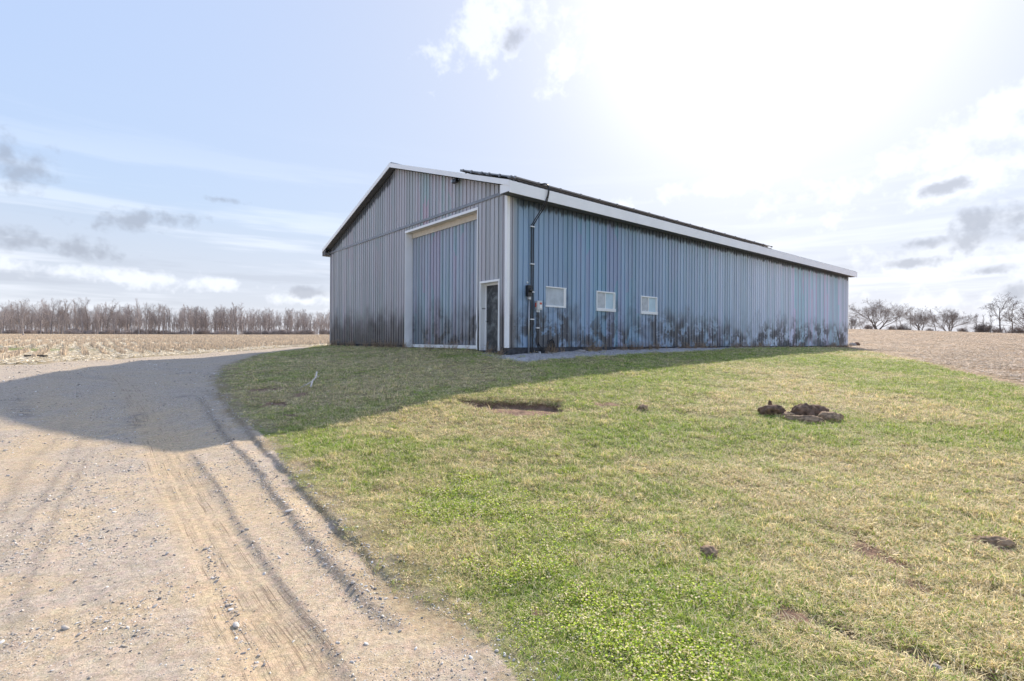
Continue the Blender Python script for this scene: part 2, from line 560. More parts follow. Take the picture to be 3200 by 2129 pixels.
def ground_col(x, y, zn):
    n1 = fbm(x * .8, y * .8, 81, 4); n2 = fbm(x * 3, y * 3, 91, 3); n3 = fbm(x * 11, y * 11, 95, 2)
    # driveway
    dw = lerp(np.tile(C3(.45, .378, .31), (len(x), 1)), np.tile(C3(.50, .40, .285), (len(x), 1)), sst(n1 * .6 + n2 * .4, .42, .64))
    dw *= (0.86 + .28 * n3)[:, None]
    sand = np.zeros(len(x))
    d, s, _ = seg_dist(x, y, BAND); sand = np.maximum(sand, np.exp(-(d / .25) ** 4))
    for P in DUST:
        d, s, _ = seg_dist(x, y, P); sand = np.maximum(sand, .8 * np.exp(-(d / .3) ** 2))
    dw = lerp(dw, np.tile(C3(.525, .405, .27), (len(x), 1)), sand * (.45 + .5 * n2))
    dark = np.zeros(len(x))
    for P, wdt in ((RUT1, .025), (RUT2, .055), (RUT3, .05)):
        d, s, t = seg_dist(x, y, P); dark = np.maximum(dark, np.exp(-(d / wdt) ** 2))
    for P in TRACKS:
        d, s, t = seg_dist(x, y, P); dark = np.maximum(dark, .45 * np.exp(-(d / .05) ** 2))
    dw = lerp(dw, np.tile(C3(.27, .225, .185), (len(x), 1)), np.clip(dark * (.3 + .9 * n2), 0, .85))
    for a, b in SCUFFS:
        d, s, t = seg_dist(x, y, np.array([a, b])); dw = lerp(dw, np.tile(C3(.20, .18, .17), (len(x), 1)), np.exp(-(d / .13) ** 2) * sst(n3, .35, .6) * .8)
    far_gr = sst(np.hypot(x, y), 9, 16)
    dw = lerp(dw, np.tile(C3(.44, .38, .32), (len(x), 1)), far_gr * .5)
    # lawn
    g = lawn_mix(x, y)
    lw = lerp(np.tile(C3(.30, .245, .14), (len(x), 1)), np.tile(C3(.15, .19, .05), (len(x), 1)), g)
    lw *= (0.72 + .5 * n3)[:, None]
    lw = lerp(lw, np.tile(C3(.235, .155, .112), (len(x), 1)) * (0.6 + .8 * n3)[:, None], soil_mask(x, y))
    # thin worn margin where grass meets the drive
    de, se, _ = seg_dist(x, y, LAWN_EDGE)
    worn = np.exp(-(de / .3) ** 2) * sst(n2, .38, .6)
    lw = lerp(lw, np.tile(C3(.33, .27, .20), (len(x), 1)), worn * .8)
    dw = lerp(dw, np.tile(C3(.27, .21, .12), (len(x), 1)), np.exp(-(de / .16) ** 2) * sst(n2, .4, .6) * .7)
    # gravel strip along the long wall
    sx = (x - BC[0]) * WD[0] + (y - BC[1]) * WD[1]; sy = -((x - BC[0]) * GD[0] + (y - BC[1]) * GD[1])
    wid = 1.15 * (1 - sst(sx, 2, 26)) + .25 + (n1 - .5) * .8
    gm = sst(wid - sy, -.1, .25) * sst(sx, -.7, -.2) * (sy > -1) * sst(-sx, -33, -30)
    lw = lerp(lw, np.tile(C3(.44, .425, .43), (len(x), 1)) * (0.75 + .5 * n3)[:, None], gm)
    # corn stubble
    across = x * ROWD[1] - y * ROWD[0] + (fbm(x * .05, y * .05, 5, 2) - .5) * 4
    row = .5 + .5 * np.cos(across / .76 * 2 * math.pi)
    fl = lerp(np.tile(C3(.42, .34, .25), (len(x), 1)), np.tile(C3(.58, .50, .38), (len(x), 1)), np.clip(row * .5 + (n2 - .3) * .8, 0, 1))
    fl = lerp(fl, np.tile(C3(.16, .19, .07), (len(x), 1)), np.exp(-(((x + 30) / 9) ** 2 + ((y - 28.5) / 4) ** 2)) * 1.0)
    dfe, _, _ = seg_dist(x, y, FIELD_L)
    fl = lerp(fl, np.tile(C3(.22, .19, .10), (len(x), 1)), np.exp(-(dfe / 1.2) ** 2) * sst(n2, .35, .6) * .8)
    # right field
    fr = lerp(np.tile(C3(.38, .275, .19), (len(x), 1)), np.tile(C3(.46, .36, .265), (len(x), 1)), np.clip((n2 - .3) * 1.2 + (fbm(x * .1, y * .5, 33) - .5), 0, 1))
    dfr, _, _ = seg_dist(x, y, FIELD_R)
    fr = lerp(fr, np.tile(C3(.19, .15, .08), (len(x), 1)), np.exp(-(dfr / .9) ** 2) * sst(n2, .35, .6) * .8)
    out = np.where((zn == 0)[:, None], dw, np.where((zn == 1)[:, None], lw, np.where((zn == 2)[:, None], fl, fr)))
    return out


# barn frame of reference: origin at the near corner, x along the long wall, y along the gable
BC = C3(-.17, 16.3)
BA = math.atan2(.639, .769)
WD = C3(math.cos(BA), math.sin(BA)); GD = C3(-math.sin(BA), math.cos(BA))
BZ = HC - .215          # bottom edge of the siding
BL, BW = 30.8, 15.24


def b2w(x, y, z=0.0):
    p = BC + x * WD + y * GD
    return (p[0], p[1], BZ + z)


# ------------------------------------------------------------------ materials
def new_mat(name):
    m = bpy.data.materials.new(name)
    m.use_nodes = True
    t = NT(m.node_tree)
    p = m.node_tree.nodes['Principled BSDF']
    return m, t, p


def simple(name, col, rough=.6, metal=0.0, nscale=0, namt=.25, bump=0.0, spec=None):
    m, t, p = new_mat(name)
    p.inputs['Base Color'].default_value = (*col, 1)
    p.inputs['Roughness'].default_value = rough
    p.inputs['Metallic'].default_value = metal
    if spec is not None: p.inputs['Specular IOR Level'].default_value = spec
    if nscale:
        tcn = t.n.new('ShaderNodeTexCoord')
        n = t.noise(tcn.outputs['Object'], nscale, 5, .6)
        f = t.ss(n, .3, .7, 1 - namt, 1 + namt)
        c = t.vmath('SCALE', tuple(col), scale=f)
        t.l.new(c, p.inputs['Base Color'])
        if bump:
            b = t.n.new('ShaderNodeBump')
            b.inputs['Strength'].default_value = .6
            b.inputs['Distance'].default_value = bump
            t.l.new(n, b.inputs['Height'])
            t.l.new(b.outputs[0], p.inputs['Normal'])
    return m


M_WHITE = simple('white_painted_trim', (.92, .92, .93), .4, 0, 1.2, .03)
M_VINYL = simple('white_vinyl', (.82, .83, .84), .35, 0, 4.0, .04)
M_BLACK = simple('black_plastic', (.018, .018, .02), .35)
M_GREYM = simple('galvanised_metal', (.42, .43, .44), .4, .7)
M_DARKWOOD = simple('stained_skirt_board', (.05, .052, .06), .8, 0, 6.0, .5, .01)
M_ROOF = simple('roof_steel', (.42, .42, .42), .4, .3, 2.0, .1)
M_SOFFIT = simple('soffit', (.10, .10, .11), .7)
M_BAND = simple('band_trim', (.22, .235, .27), .4, 0, 3.0, .15)
M_GLASS = simple('window_glass', (.46, .62, .72), .08, 0, 1.5, .1)
M_SCREEN = simple('window_screen', (.50, .53, .56), .55, 0, 5.0, .12)
M_SHEET = simple('clouded_pane', (.45, .50, .55), .25, 0, 2.0, .18)
M_STEEL_KNOB = simple('chrome', (.7, .7, .7), .2, 1.0)
M_BOX = simple('grey_enclosure', (.62, .63, .64), .5, 0, 6.0, .06)
M_LABEL = simple('red_label', (.62, .10, .05), .5)
M_CELL = simple('solar_cells', (.015, .018, .03), .15)
M_ALU = simple('aluminium', (.30, .30, .31), .45, .3)
M_SOIL = simple('sod_soil', (.155, .098, .068), .95, 0, 14.0, .55, .03)
M_SOD = simple('sod_roots', (.29, .20, .13), .95, 0, 18.0, .5, .03)
M_ROCK = simple('field_stone', (.30, .28, .27), .85, 0, 6.0, .3, .02)
M_STICK = simple('weathered_stick', (.62, .56, .50), .85, 0, 12.0, .3)
M_BEIGE = simple('door_header_lining', (.70, .64, .56), .7, 0, 5.0, .08)
M_PLANK = simple('dark_board', (.05, .045, .04), .9, 0, 8.0, .4)


def mat_siding():
    m, t, p = new_mat('faded_blue_steel_siding')
    tcn = t.n.new('ShaderNodeTexCoord')
    tcn.object = BARN
    o = tcn.outputs['Object']
    x, y, z = t.sep(o)
    s = t.math('ADD', x, y)                       # runs along either wall
    cell = t.math('FLOOR', t.math('DIVIDE', s, .2286))
    wn = t.n.new('ShaderNodeTexWhiteNoise'); wn.noise_dimensions = '1D'
    t.l.new(cell, wn.inputs['W'])
    wv = wn.outputs['Value']
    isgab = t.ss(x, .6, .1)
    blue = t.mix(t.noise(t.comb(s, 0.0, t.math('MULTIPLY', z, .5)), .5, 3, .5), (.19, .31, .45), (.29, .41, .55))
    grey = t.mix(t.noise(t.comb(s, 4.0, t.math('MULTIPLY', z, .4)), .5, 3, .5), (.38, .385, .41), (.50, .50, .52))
    c = t.mix(isgab, blue, grey)  # same paint on both walls; the gable's differing light is put into its colour
    # grazing sky sheen painted in: paler towards the far end of the long wall
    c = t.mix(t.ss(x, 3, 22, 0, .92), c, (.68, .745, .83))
    # faint pearly tints from strip to strip
    tn = t.noise(t.comb(s, 0.0, t.math('MULTIPLY', z, .45)), .35, 2, .5)
    tint = t.mix(t.math('FRACT', t.math('ADD', wv, t.math('MULTIPLY', tn, 1.2))), (1.16, .93, 1.04), (.82, 1.06, 1.04))
    tamt = t.math('MAXIMUM', t.ss(t.noise(t.comb(s, 9.0, t.math('MULTIPLY', z, .3)), .25, 2, .5), .42, .62), .25)
    c = t.mix(tamt, c, tint, 'MULTIPLY')
    c = t.vmath('SCALE', c, scale=t.ss(wv, 0, 1, .88, 1.1))
    # grime: dark unfaded paint low on the wall with a ragged streaky edge, rubbed pale patches inside
    str_ = t.noise(t.comb(t.math('MULTIPLY', s, 1.0), 0.0, t.math('MULTIPLY', z, .55)), 1.3, 5, .62)
    str2 = t.noise(t.comb(t.math('MULTIPLY', s, 1.25), 5.0, t.math('MULTIPLY', z, 1.0)), 1.5, 5, .68, .3)
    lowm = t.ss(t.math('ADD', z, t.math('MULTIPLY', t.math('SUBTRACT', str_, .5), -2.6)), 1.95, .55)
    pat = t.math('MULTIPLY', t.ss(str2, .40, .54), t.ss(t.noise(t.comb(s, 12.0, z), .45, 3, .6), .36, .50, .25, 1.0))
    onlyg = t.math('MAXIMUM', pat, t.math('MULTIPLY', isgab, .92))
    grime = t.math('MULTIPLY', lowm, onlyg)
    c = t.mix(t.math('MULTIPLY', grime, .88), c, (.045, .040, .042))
    pale = t.math('MULTIPLY', t.ss(str2, .66, .74), t.ss(z, 1.2, .3))
    c = t.mix(t.math('MULTIPLY', pale, .35), c, (.42, .46, .50))
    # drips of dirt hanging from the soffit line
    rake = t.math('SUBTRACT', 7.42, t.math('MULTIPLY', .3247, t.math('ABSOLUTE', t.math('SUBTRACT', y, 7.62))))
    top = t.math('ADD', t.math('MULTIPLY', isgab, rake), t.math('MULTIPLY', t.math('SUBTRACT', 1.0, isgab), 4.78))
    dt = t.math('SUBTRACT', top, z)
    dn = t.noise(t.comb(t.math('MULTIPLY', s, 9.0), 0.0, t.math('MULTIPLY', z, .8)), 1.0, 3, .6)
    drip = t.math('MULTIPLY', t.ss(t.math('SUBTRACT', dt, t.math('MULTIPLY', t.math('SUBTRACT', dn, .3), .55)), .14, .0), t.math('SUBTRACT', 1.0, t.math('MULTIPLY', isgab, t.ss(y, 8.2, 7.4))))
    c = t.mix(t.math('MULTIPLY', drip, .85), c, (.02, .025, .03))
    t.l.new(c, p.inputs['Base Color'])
    t.l.new(t.math('ADD', t.math('MULTIPLY', grime, -.03), t.ss(str_, .3, .7, .34, .46)), p.inputs['Roughness'])
    p.inputs['Specular IOR Level'].default_value = .8
    # oil-canning of the sheet
    b = t.n.new('ShaderNodeBump')
    b.inputs['Strength'].default_value = .5
    b.inputs['Distance'].default_value = .02
    bn = t.noise(t.comb(t.math('MULTIPLY', s, 1.5), 2.0, t.math('MULTIPLY', z, .9)), 1.0, 3, .5)
    t.l.new(bn, b.inputs['Height'])
    t.l.new(b.outputs[0], p.inputs['Normal'])
    return m


def mat_ground(name, fine, bump, speck):
    m, t, p = new_mat(name)
    geo = t.n.new('ShaderNodeNewGeometry')
    P = geo.outputs['Position']
    a = t.attr('gcol').outputs['Color']
    f1 = t.noise(P, fine, 6, .7)
    f2 = t.noise(P, fine * 4.3, 4, .7)
    f = t.ss(t.math('ADD', t.math('MULTIPLY', f1, .55), t.math('MULTIPLY', f2, .45)), .32, .68, 1 - speck, 1 + speck)
    c = t.vmath('SCALE', a, scale=f)
    hs = t.noise(P, fine * .6, 3, .6, 0, 1)
    c = t.mix(.10, c, hs, 'OVERLAY')
    if name == 'gravel_drive':
        # grit: small stones set in the dust, pale and dark, thicker in some patches
        patch = t.ss(t.noise(P, 1.1, 4, .6), .36, .60)
        for sc_, th, cc in ((95.0, .20, (.62, .60, .57)), (70.0, .17, (.13, .115, .10)), (150.0, .24, (.20, .17, .14))):
            v = t.n.new('ShaderNodeTexVoronoi')
            v.inputs['Scale'].default_value = sc_
            t.l.new(P, v.inputs['Vector'])
            sel = t.sep(v.outputs['Color'])[0]
            msk = t.math('MULTIPLY', t.math('LESS_THAN', v.outputs['Distance'], th * 1.6), t.math('GREATER_THAN', sel, .70))
            bandf = t.math('ABSOLUTE', t.attr('band').outputs['Fac'])
            msk = t.math('MULTIPLY', msk, t.math('MULTIPLY', t.ss(bandf, .18, .30, .25, 1.0), t.ss(patch, 0, 1, .35, 1.0)))
            c = t.mix(t.math('MULTIPLY', msk, .8), c, cc)
        # fine cracks left along the wheel band by the tyre tread
        bnd = t.attr('band').outputs['Fac']
        ln = t.noise(t.comb(t.math('MULTIPLY', bnd, 46.0), t.math('MULTIPLY', t.sep(P)[1], .35), 0.0), 1.0, 2, .5)
        lnm = t.math('MULTIPLY', t.ss(t.math('ABSOLUTE', t.math('SUBTRACT', ln, .5)), .022, .004), t.ss(t.math('ABSOLUTE', bnd), .27, .22))
        lnm = t.math('MULTIPLY', lnm, t.ss(t.noise(P, 2.2, 3, .6), .40, .56))
        c = t.mix(t.math('MULTIPLY', lnm, .7), c, (.16, .12, .09))
    t.l.new(c, p.inputs['Base Color'])
    p.inputs['Roughness'].default_value = .95
    p.inputs['Specular IOR Level'].default_value = .12
    b = t.n.new('ShaderNodeBump')
    b.inputs['Strength'].default_value = .8
    b.inputs['Distance'].default_value = bump
    t.l.new(t.math('ADD', f1, t.math('MULTIPLY', f2, .5)), b.inputs['Height'])
    t.l.new(b.outputs[0], p.inputs['Normal'])
    return m


def mat_inst(name, trans=.25, rough=.7, vary=.5):
    """colour from the instance, varied per blade / stone by a mesh attribute"""
    m, t, p = new_mat(name)
    ic = t.attr('icol', 'INSTANCER').outputs['Color']
    sh = t.attr('shade').outputs['Fac']
    c = t.vmath('SCALE', ic, scale=t.ss(sh, 0, 1, 1 - vary, 1 + vary))
    if name == 'grass_blades':      # every tuft has some dead and some fresh blades
        f = t.math('FRACT', t.math('MULTIPLY', sh, 7.31))
        c = t.mix(t.math('GREATER_THAN', f, .74), c, (.86, .74, .49))
        c = t.mix(t.math('LESS_THAN', f, .16), c, (.28, .42, .07))
    t.l.new(c, p.inputs['Base Color'])
    p.inputs['Roughness'].default_value = rough
    p.inputs['Specular IOR Level'].default_value = .2
    if trans:
        tr = t.n.new('ShaderNodeBsdfTranslucent')
        t.l.new(c, tr.inputs['Color'])
        mxs = t.n.new('ShaderNodeMixShader')
        mxs.inputs[0].default_value = trans
        t.l.new(p.outputs[0], mxs.inputs[1]); t.l.new(tr.outputs[0], mxs.inputs[2])
        t.l.new(mxs.outputs[0], m.node_tree.nodes['Material Output'].inputs['Surface'])
    return m


def mat_bark(name, col, vary):
    m, t, p = new_mat(name)
    tcn = t.n.new('ShaderNodeTexCoord')
    n = t.noise(tcn.outputs['Object'], 3.0, 5, .65)
    oi = t.n.new('ShaderNodeObjectInfo')
    f = t.math('MULTIPLY', t.ss(n, .3, .7, .7, 1.3), t.ss(oi.outputs['Random'], 0, 1, 1 - vary, 1 + vary))
    t.l.new(t.vmath('SCALE', col, scale=f), p.inputs['Base Color'])
    p.inputs['Roughness'].default_value = .9
    p.inputs['Specular IOR Level'].default_value = .15
    return m


M_GRASS = mat_inst('grass_blades', .34, .6, .6)
M_STONE = mat_inst('pebbles', 0, .75, .2)
M_STRAW = mat_inst('straw', .20, .7, .35)
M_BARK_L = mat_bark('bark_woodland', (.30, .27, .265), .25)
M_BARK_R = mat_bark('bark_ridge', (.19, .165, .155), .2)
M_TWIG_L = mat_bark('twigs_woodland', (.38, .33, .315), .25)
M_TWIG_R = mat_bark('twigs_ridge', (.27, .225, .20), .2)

# ------------------------------------------------------------------ ground sheets
def graded(lo, hi, near, step, g):
    out = [0.0]; s = step
    while out[-1] < hi:
        if out[-1] > near: s *= (1 + g)
        out.append(out[-1] + s)
    neg = [0.0]; s = step
    while neg[-1] > lo:
        if neg[-1] < -near: s *= (1 + g)
        neg.append(neg[-1] - s)
    return np.array(sorted(set(neg[1:] + out)))


def ys_grid():
    a = [-12, -8, -5, -3, -2, -1, 0, .6, 1.1, 1.5]
    y = 1.8; s = .032
    while y < 900:
        a.append(y)
        if y > 10.5: s *= 1.02
        y += s
    return np.array(a)


gx = graded(-800, 800, 4.6, .021, .03)
gy = ys_grid()
GX, GY = np.meshgrid(gx, gy)
vx, vy = GX.ravel(), GY.ravel()
vzn = zones(vx, vy)
vz = base_z(vx, vy) + fine_z(vx, vy, vzn)
vc = ground_col(vx, vy, vzn)
nx, ny = len(gx), len(gy)
ii = np.arange(nx * ny).reshape(ny, nx)
quads = np.stack([ii[:-1, :-1], ii[:-1, 1:], ii[1:, 1:], ii[1:, :-1]], -1).reshape(-1, 4)
fcx = vx[quads].mean(1); fcy = vy[quads].mean(1)
# wobble the zone borders a little so they do not read as cut lines
fz = zones(fcx + (fbm(fcx * 3, fcy * 3, 201, 3) - .5) * .35, fcy + (fbm(fcx * 3, fcy * 3, 211, 3) - .5) * .35)


def ground_obj(name, zone, mat):
    q = quads[fz == zone]
    used = np.unique(q)
    remap = np.full(nx * ny, -1, np.int64); remap[used] = np.arange(len(used))
    q = remap[q]
    me = bpy.data.meshes.new(name)
    me.vertices.add(len(used)); me.loops.add(q.size); me.polygons.add(len(q))
    me.vertices.foreach_set('co', np.stack([vx[used], vy[used], vz[used]], 1).astype(np.float32).ravel())
    me.loops.foreach_set('vertex_index', q.astype(np.int32).ravel())
    me.polygons.foreach_set('loop_start', np.arange(0, q.size, 4, dtype=np.int32))
    at = me.attributes.new('gcol', 'FLOAT_COLOR', 'POINT')
    at.data.foreach_set('color', np.concatenate([vc[used], np.ones((len(used), 1))], 1).astype(np.float32).ravel())
    if zone == 0:
        bd, bs, _ = seg_dist(vx[used], vy[used], BAND)
        ab = me.attributes.new('band', 'FLOAT', 'POINT')
        ab.data.foreach_set('value', (bd * bs).astype(np.float32))
    me.update(calc_edges=True)
    me.shade_smooth()
    me.materials.append(mat)
    o = bpy.data.objects.new(name, me)
    COL.objects.link(o)
    return tagit(o, kind='structure')


ground_obj('driveway', 0, mat_ground('gravel_drive', 26.0, .012, .34))
ground_obj('lawn', 1, mat_ground('lawn_soil', 30.0, .02, .42))
ground_obj('stubble_field', 2, mat_ground('corn_field', 6.0, .03, .32))
ground_obj('harvested_field', 3, mat_ground('bean_field', 7.0, .03, .34))

# ------------------------------------------------------------------ barn
BARN = empty('barn', b2w(0, 0, 0), BA)
tagit(BARN, 'long steel-clad gable barn with faded blue-grey ribbed siding and white trim', 'barn')
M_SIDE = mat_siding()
PITCH = .2286
PROF = [(-.034, 0), (-.031, -.026), (-.019, -.026), (-.014, .026), (.012, .026), (.030, 0), (.072, 0), (.080, .005), (.092, .005), (.100, 0), (.128, 0), (.136, .005), (.148, .005), (.156, 0)]  # deep slot beside each rib is added, only to hold a dark shade line
PROF_S = np.array(sorted([((a + .034) % PITCH, b) for a, b in PROF]))
PX = np.array([a + .034 for a, b in PROF] + [PITCH]); PO = np.array([b for a, b in PROF] + [0])


def prof(s):
    return float(np.interp((s + .034) % PITCH, PX, PO))


def wall_mesh(name, s0, s1, zlo, ztop, holes, mp, mat, parent, ribs=True, push=0.0, extra=()):
    cuts = {s0, s1}
    for e in extra:
        if s0 < e < s1: cuts.add(e)
    if ribs:
        k0 = int(math.floor(s0 / PITCH)) - 1; k1 = int(math.ceil(s1 / PITCH)) + 1
        for k in range(k0, k1 + 1):
            for a, b in PROF:
                s = k * PITCH + a
                if s0 < s < s1: cuts.add(round(s, 5))
    for h in holes:
        for e in h[:2]:
            if s0 < e < s1: cuts.add(e)
    xs = sorted(cuts)
    v, f = [], []
    for a, b in zip(xs[:-1], xs[1:]):
        if b - a < 1e-4: continue
        mid = (a + b) / 2
        segs = [(zlo, None)]
        for h0, h1, hz0, hz1 in holes:
            if h0 <= mid <= h1:
                ns = []
                for lo, hi in segs:
                    if hi is not None and hi <= hz0: ns.append((lo, hi)); continue
                    if lo < hz0: ns.append((lo, hz0))
                    ns.append((max(lo, hz1), hi))
                segs = ns
        for lo, hi in segs:
            ta = ztop(a) if hi is None else hi
            tb = ztop(b) if hi is None else hi
            if ta <= lo + 1e-3 and tb <= lo + 1e-3: continue
            oa, ob = (prof(a), prof(b)) if ribs else (0, 0)
            i = len(v)
            v += [mp(a, lo, oa + push), mp(b, lo, ob + push), mp(b, max(tb, lo), ob + push), mp(a, max(ta, lo), oa + push)]
            f.append((i, i + 1, i + 2, i + 3))
    return mesh_obj(name, v, f, mat, parent)


mp_long = lambda s, z, o: (s, -o, z)
mp_gab = lambda s, z, o: (-o, s, z)
roof_z = lambda y: 7.76 - .3247 * abs(y - 7.62)
DOOR = (1.56, 6.68, -.6, 4.70)
MDOOR = (.38, 1.38, -.6, 2.17)
WIN = [(1.70, 2.64, 1.40, 2.06), (4.24, 5.32, 1.36, 2.08), (6.94, 8.06, 1.35, 2.06)]
WIN = [(a, b, c, d) for a, b, c, d in WIN]
holes_g = [DOOR, MDOOR]
flat_long = lambda s: 4.90
# backing walls (inner face of the frame), then siding sheets screwed on as their pieces
lw = wall_mesh('wall', 0.02, BL, -.02, flat_long, WIN, lambda s, z, o: (s, .05, z), M_DARKWOOD, BARN, False)
gw = wall_mesh('wall', 0.05, BW, -.02, lambda s: roof_z(s) - .16, holes_g, lambda s, z, o: (.05, s, z), M_DARKWOOD, BARN, False, extra=(7.62,))
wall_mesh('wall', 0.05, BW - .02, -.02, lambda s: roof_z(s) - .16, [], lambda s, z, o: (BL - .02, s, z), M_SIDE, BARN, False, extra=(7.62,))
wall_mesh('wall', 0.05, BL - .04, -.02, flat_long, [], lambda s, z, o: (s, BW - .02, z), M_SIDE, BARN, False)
PW = PITCH * 4
n_long = int(math.ceil(BL / PW))
for i in range(n_long):
    s0, s1 = i * PW + (0.004 if i else .02), min((i + 1) * PW, BL)
    hs = [h for h in WIN if h[0] < s1 and h[1] > s0]
    push = .002 * (i % 2) + random.uniform(0, .003)
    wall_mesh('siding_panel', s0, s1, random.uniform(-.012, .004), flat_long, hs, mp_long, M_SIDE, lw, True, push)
for i in range(int(math.ceil(BW / PW))):
    s0, s1 = i * PW + (0.004 if i else .02), min((i + 1) * PW, BW)
    hs = [h for h in holes_g if h[0] < s1 and h[1] > s0]
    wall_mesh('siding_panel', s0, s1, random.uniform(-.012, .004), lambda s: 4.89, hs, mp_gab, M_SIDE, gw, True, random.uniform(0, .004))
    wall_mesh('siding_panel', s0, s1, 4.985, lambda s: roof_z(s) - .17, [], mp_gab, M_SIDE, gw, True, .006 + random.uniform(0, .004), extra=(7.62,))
# skirt boards and posts under the siding
MB().box((.03, .012, -.62), (BL - .02, .045, -.012)).build('skirt_board', M_DARKWOOD, BARN)
MB().box((.012, 6.70, -.62), (.045, BW - .02, -.012)).build('skirt_board', M_DARKWOOD, BARN)
MB().box((.012, 1.385, -.62), (.045, 1.555, -.012)).build('skirt_board', M_DARKWOOD, BARN)
MB().box((.012, .05, -.62), (.045, .375, -.012)).build('skirt_board', M_DARKWOOD, BARN)
# corner trim
MB().box((-.031, -.031, -.02), (.085, -.026, 4.80)).box((-.031, -.026, -.02), (-.026, .085, 4.88)).build('corner_trim', M_WHITE, BARN)
MB().box((-.031, BW - .10, -.02), (-.026, BW + .03, 4.80)).build('corner_trim', M_BAND, BARN)
MB().box((BL - .06, -.031, -.02), (BL + .02, -.026, 4.80)).build('corner_trim', M_WHITE, BARN)
# band across the gable, and the sloped return at the near eave
MB().box((-.045, .09, 4.885), (-.006, BW, 4.98)).build('band_trim', M_BAND, BARN)
MB().box((-.05, -.03, 4.885), (-.032, .085, 5.0)).build('band_trim', M_BAND, BARN)
# roof: two slopes of steel, fascias, soffits
OV, RK = .45, .30
roof = MB()
for y0, y1 in ((-OV, 7.62), (BW + OV, 7.62)):
    z0, z1 = roof_z(y0), roof_z(7.62)
    pts = [(-RK, y0, z0 - .05), (BL + RK, y0, z0 - .05), (BL + RK, y1, z1 - .05), (-RK, y1, z1 - .05), (-RK, y0, z0), (BL + RK, y0, z0), (BL + RK, y1, z1), (-RK, y1, z1)]
    roof.hexa(pts)
RO = roof.build('roof', M_ROOF, BARN)
rr = MB()
for k in range(int((BL + 2 * RK) / PITCH)):
    x = -RK + .05 + k * PITCH
    rr.hexa([(x, -OV, roof_z(-OV) + .001), (x + .03, -OV, roof_z(-OV) + .001), (x + .03, 7.6, roof_z(7.6) + .001), (x, 7.6, roof_z(7.6) + .001),
             (x, -OV, roof_z(-OV) + .02), (x + .03, -OV, roof_z(-OV) + .02), (x + .03, 7.6, roof_z(7.6) + .02), (x, 7.6, roof_z(7.6) + .02)])
tagit(rr.build('roof_ribs', M_ROOF, RO), kind='stuff')
MB().box((-RK, 7.50, 7.745), (BL + RK, 7.74, 7.79)).build('ridge_cap', M_ROOF, RO)
ze = roof_z(-OV)
MB().box((-RK - .004, -OV - .022, ze - .37), (BL + RK, -OV - .002, ze - .006)).build('fascia', M_WHITE, BARN)
MB().box((-RK - .004, BW + OV + .002, ze - .37), (BL + RK, BW + OV + .022, ze - .006)).build('fascia', M_WHITE, BARN)
MB().box((-RK, -OV - .001, ze - .345), (BL + RK, -.03, ze - .33)).build('soffit', M_SOFFIT, BARN)
MB().box((-RK, BW + .03, ze - .345), (BL + RK, BW + OV + .001, ze - .33)).build('soffit', M_SOFFIT, BARN)
MB().box((-RK - .002, -OV - .002, ze - .33), (-RK + .016, .0, ze - .055)).build('eave_end', M_WHITE, BARN)
MB().box((-RK - .002, BW, ze - .33), (-RK + .016, BW + OV, ze - .055)).build('eave_end', M_SOFFIT, BARN)
for y0 in (-OV, BW + OV):
    z0, z1 = roof_z(y0), roof_z(7.62)
    MB().hexa([(-RK - .024, y0, z0 - .165), (-RK - .003, y0, z0 - .165), (-RK - .003, 7.62, z1 - .165), (-RK - .024, 7.62, z1 - .165),
               (-RK - .024, y0, z0 + .012), (-RK - .003, y0, z0 + .012), (-RK - .003, 7.62, z1 + .012), (-RK - .024, 7.62, z1 + .012)]).build('rake_fascia', M_WHITE, BARN)
    MB().hexa([(-RK - .002, y0, z0 - .15), (-.036, y0, z0 - .15), (-.036, 7.62, z1 - .15), (-RK - .002, 7.62, z1 - .15),
               (-RK - .002, y0, z0 - .135), (-.036, y0, z0 - .135), (-.036, 7.62, z1 - .135), (-RK - .002, 7.62, z1 - .135)]).build('soffit', M_SOFFIT, BARN)

# large door in a deep white surround
LD = empty('large_door')
LD.parent = BARN
REC = .32
y0, y1 = DOOR[0], DOOR[1]
lp = MB().box((REC + .03, y0, -.05), (REC + .05, y1, 4.70)).build('door_leaf', M_DARKWOOD, LD)
mp_door = lambda s, z, o: (REC - o, s, z)
k = y0 + .03
while k < y1 - .05:
    e = min(k + PW, y1 - .03)
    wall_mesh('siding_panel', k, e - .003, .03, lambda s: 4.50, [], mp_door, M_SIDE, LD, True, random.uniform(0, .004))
    k += PW
zz = np.linspace(-.10, 4.70, 20)
# left jamb: sheet-metal lining, buckled near the ground
v, f = [], []
for i, z in enumerate(zz):
    wv = .02 * math.exp(-((z - .6) / .5) ** 2) * math.sin(z * 9) + .03 * math.exp(-((z - .2) / .3) ** 2)
    v += [(-.040, y1 + .03, z), (-.042, y1 - .002 - wv * .4, z), (.12, y1 - .012 - wv, z), (REC + .02, y1 - .006, z)]
for i in range(len(zz) - 1):
    a = i * 4
    for q in range(3):
        f.append((a + q, a + q + 1, a + q + 5, a + q + 4))
mesh_obj('jamb', v, f, M_WHITE, LD)
v = []
for i, z in enumerate(zz):
    wv = .05 * math.exp(-((z - .85) / .35) ** 2) * math.sin(z * 7) + .03 * math.exp(-((z - .3) / .3) ** 2)
    v += [(-.040, y0 - .015, z), (-.043, y0 + .028 + wv, z), (.12, y0 + .02, z), (REC + .02, y0 + .012, z)]
mesh_obj('jamb', v, [tuple(reversed(q)) for q in f], M_WHITE, LD)
MB().box((-.046, y0 - .018, 4.66), (-.020, y1 + .035, 4.745)).build('header_trim', M_WHITE, LD)
MB().box((-.019, y0 + .012, 4.672), (REC + .028, y1 - .012, 4.69)).build('header_lining', M_BEIGE, LD)
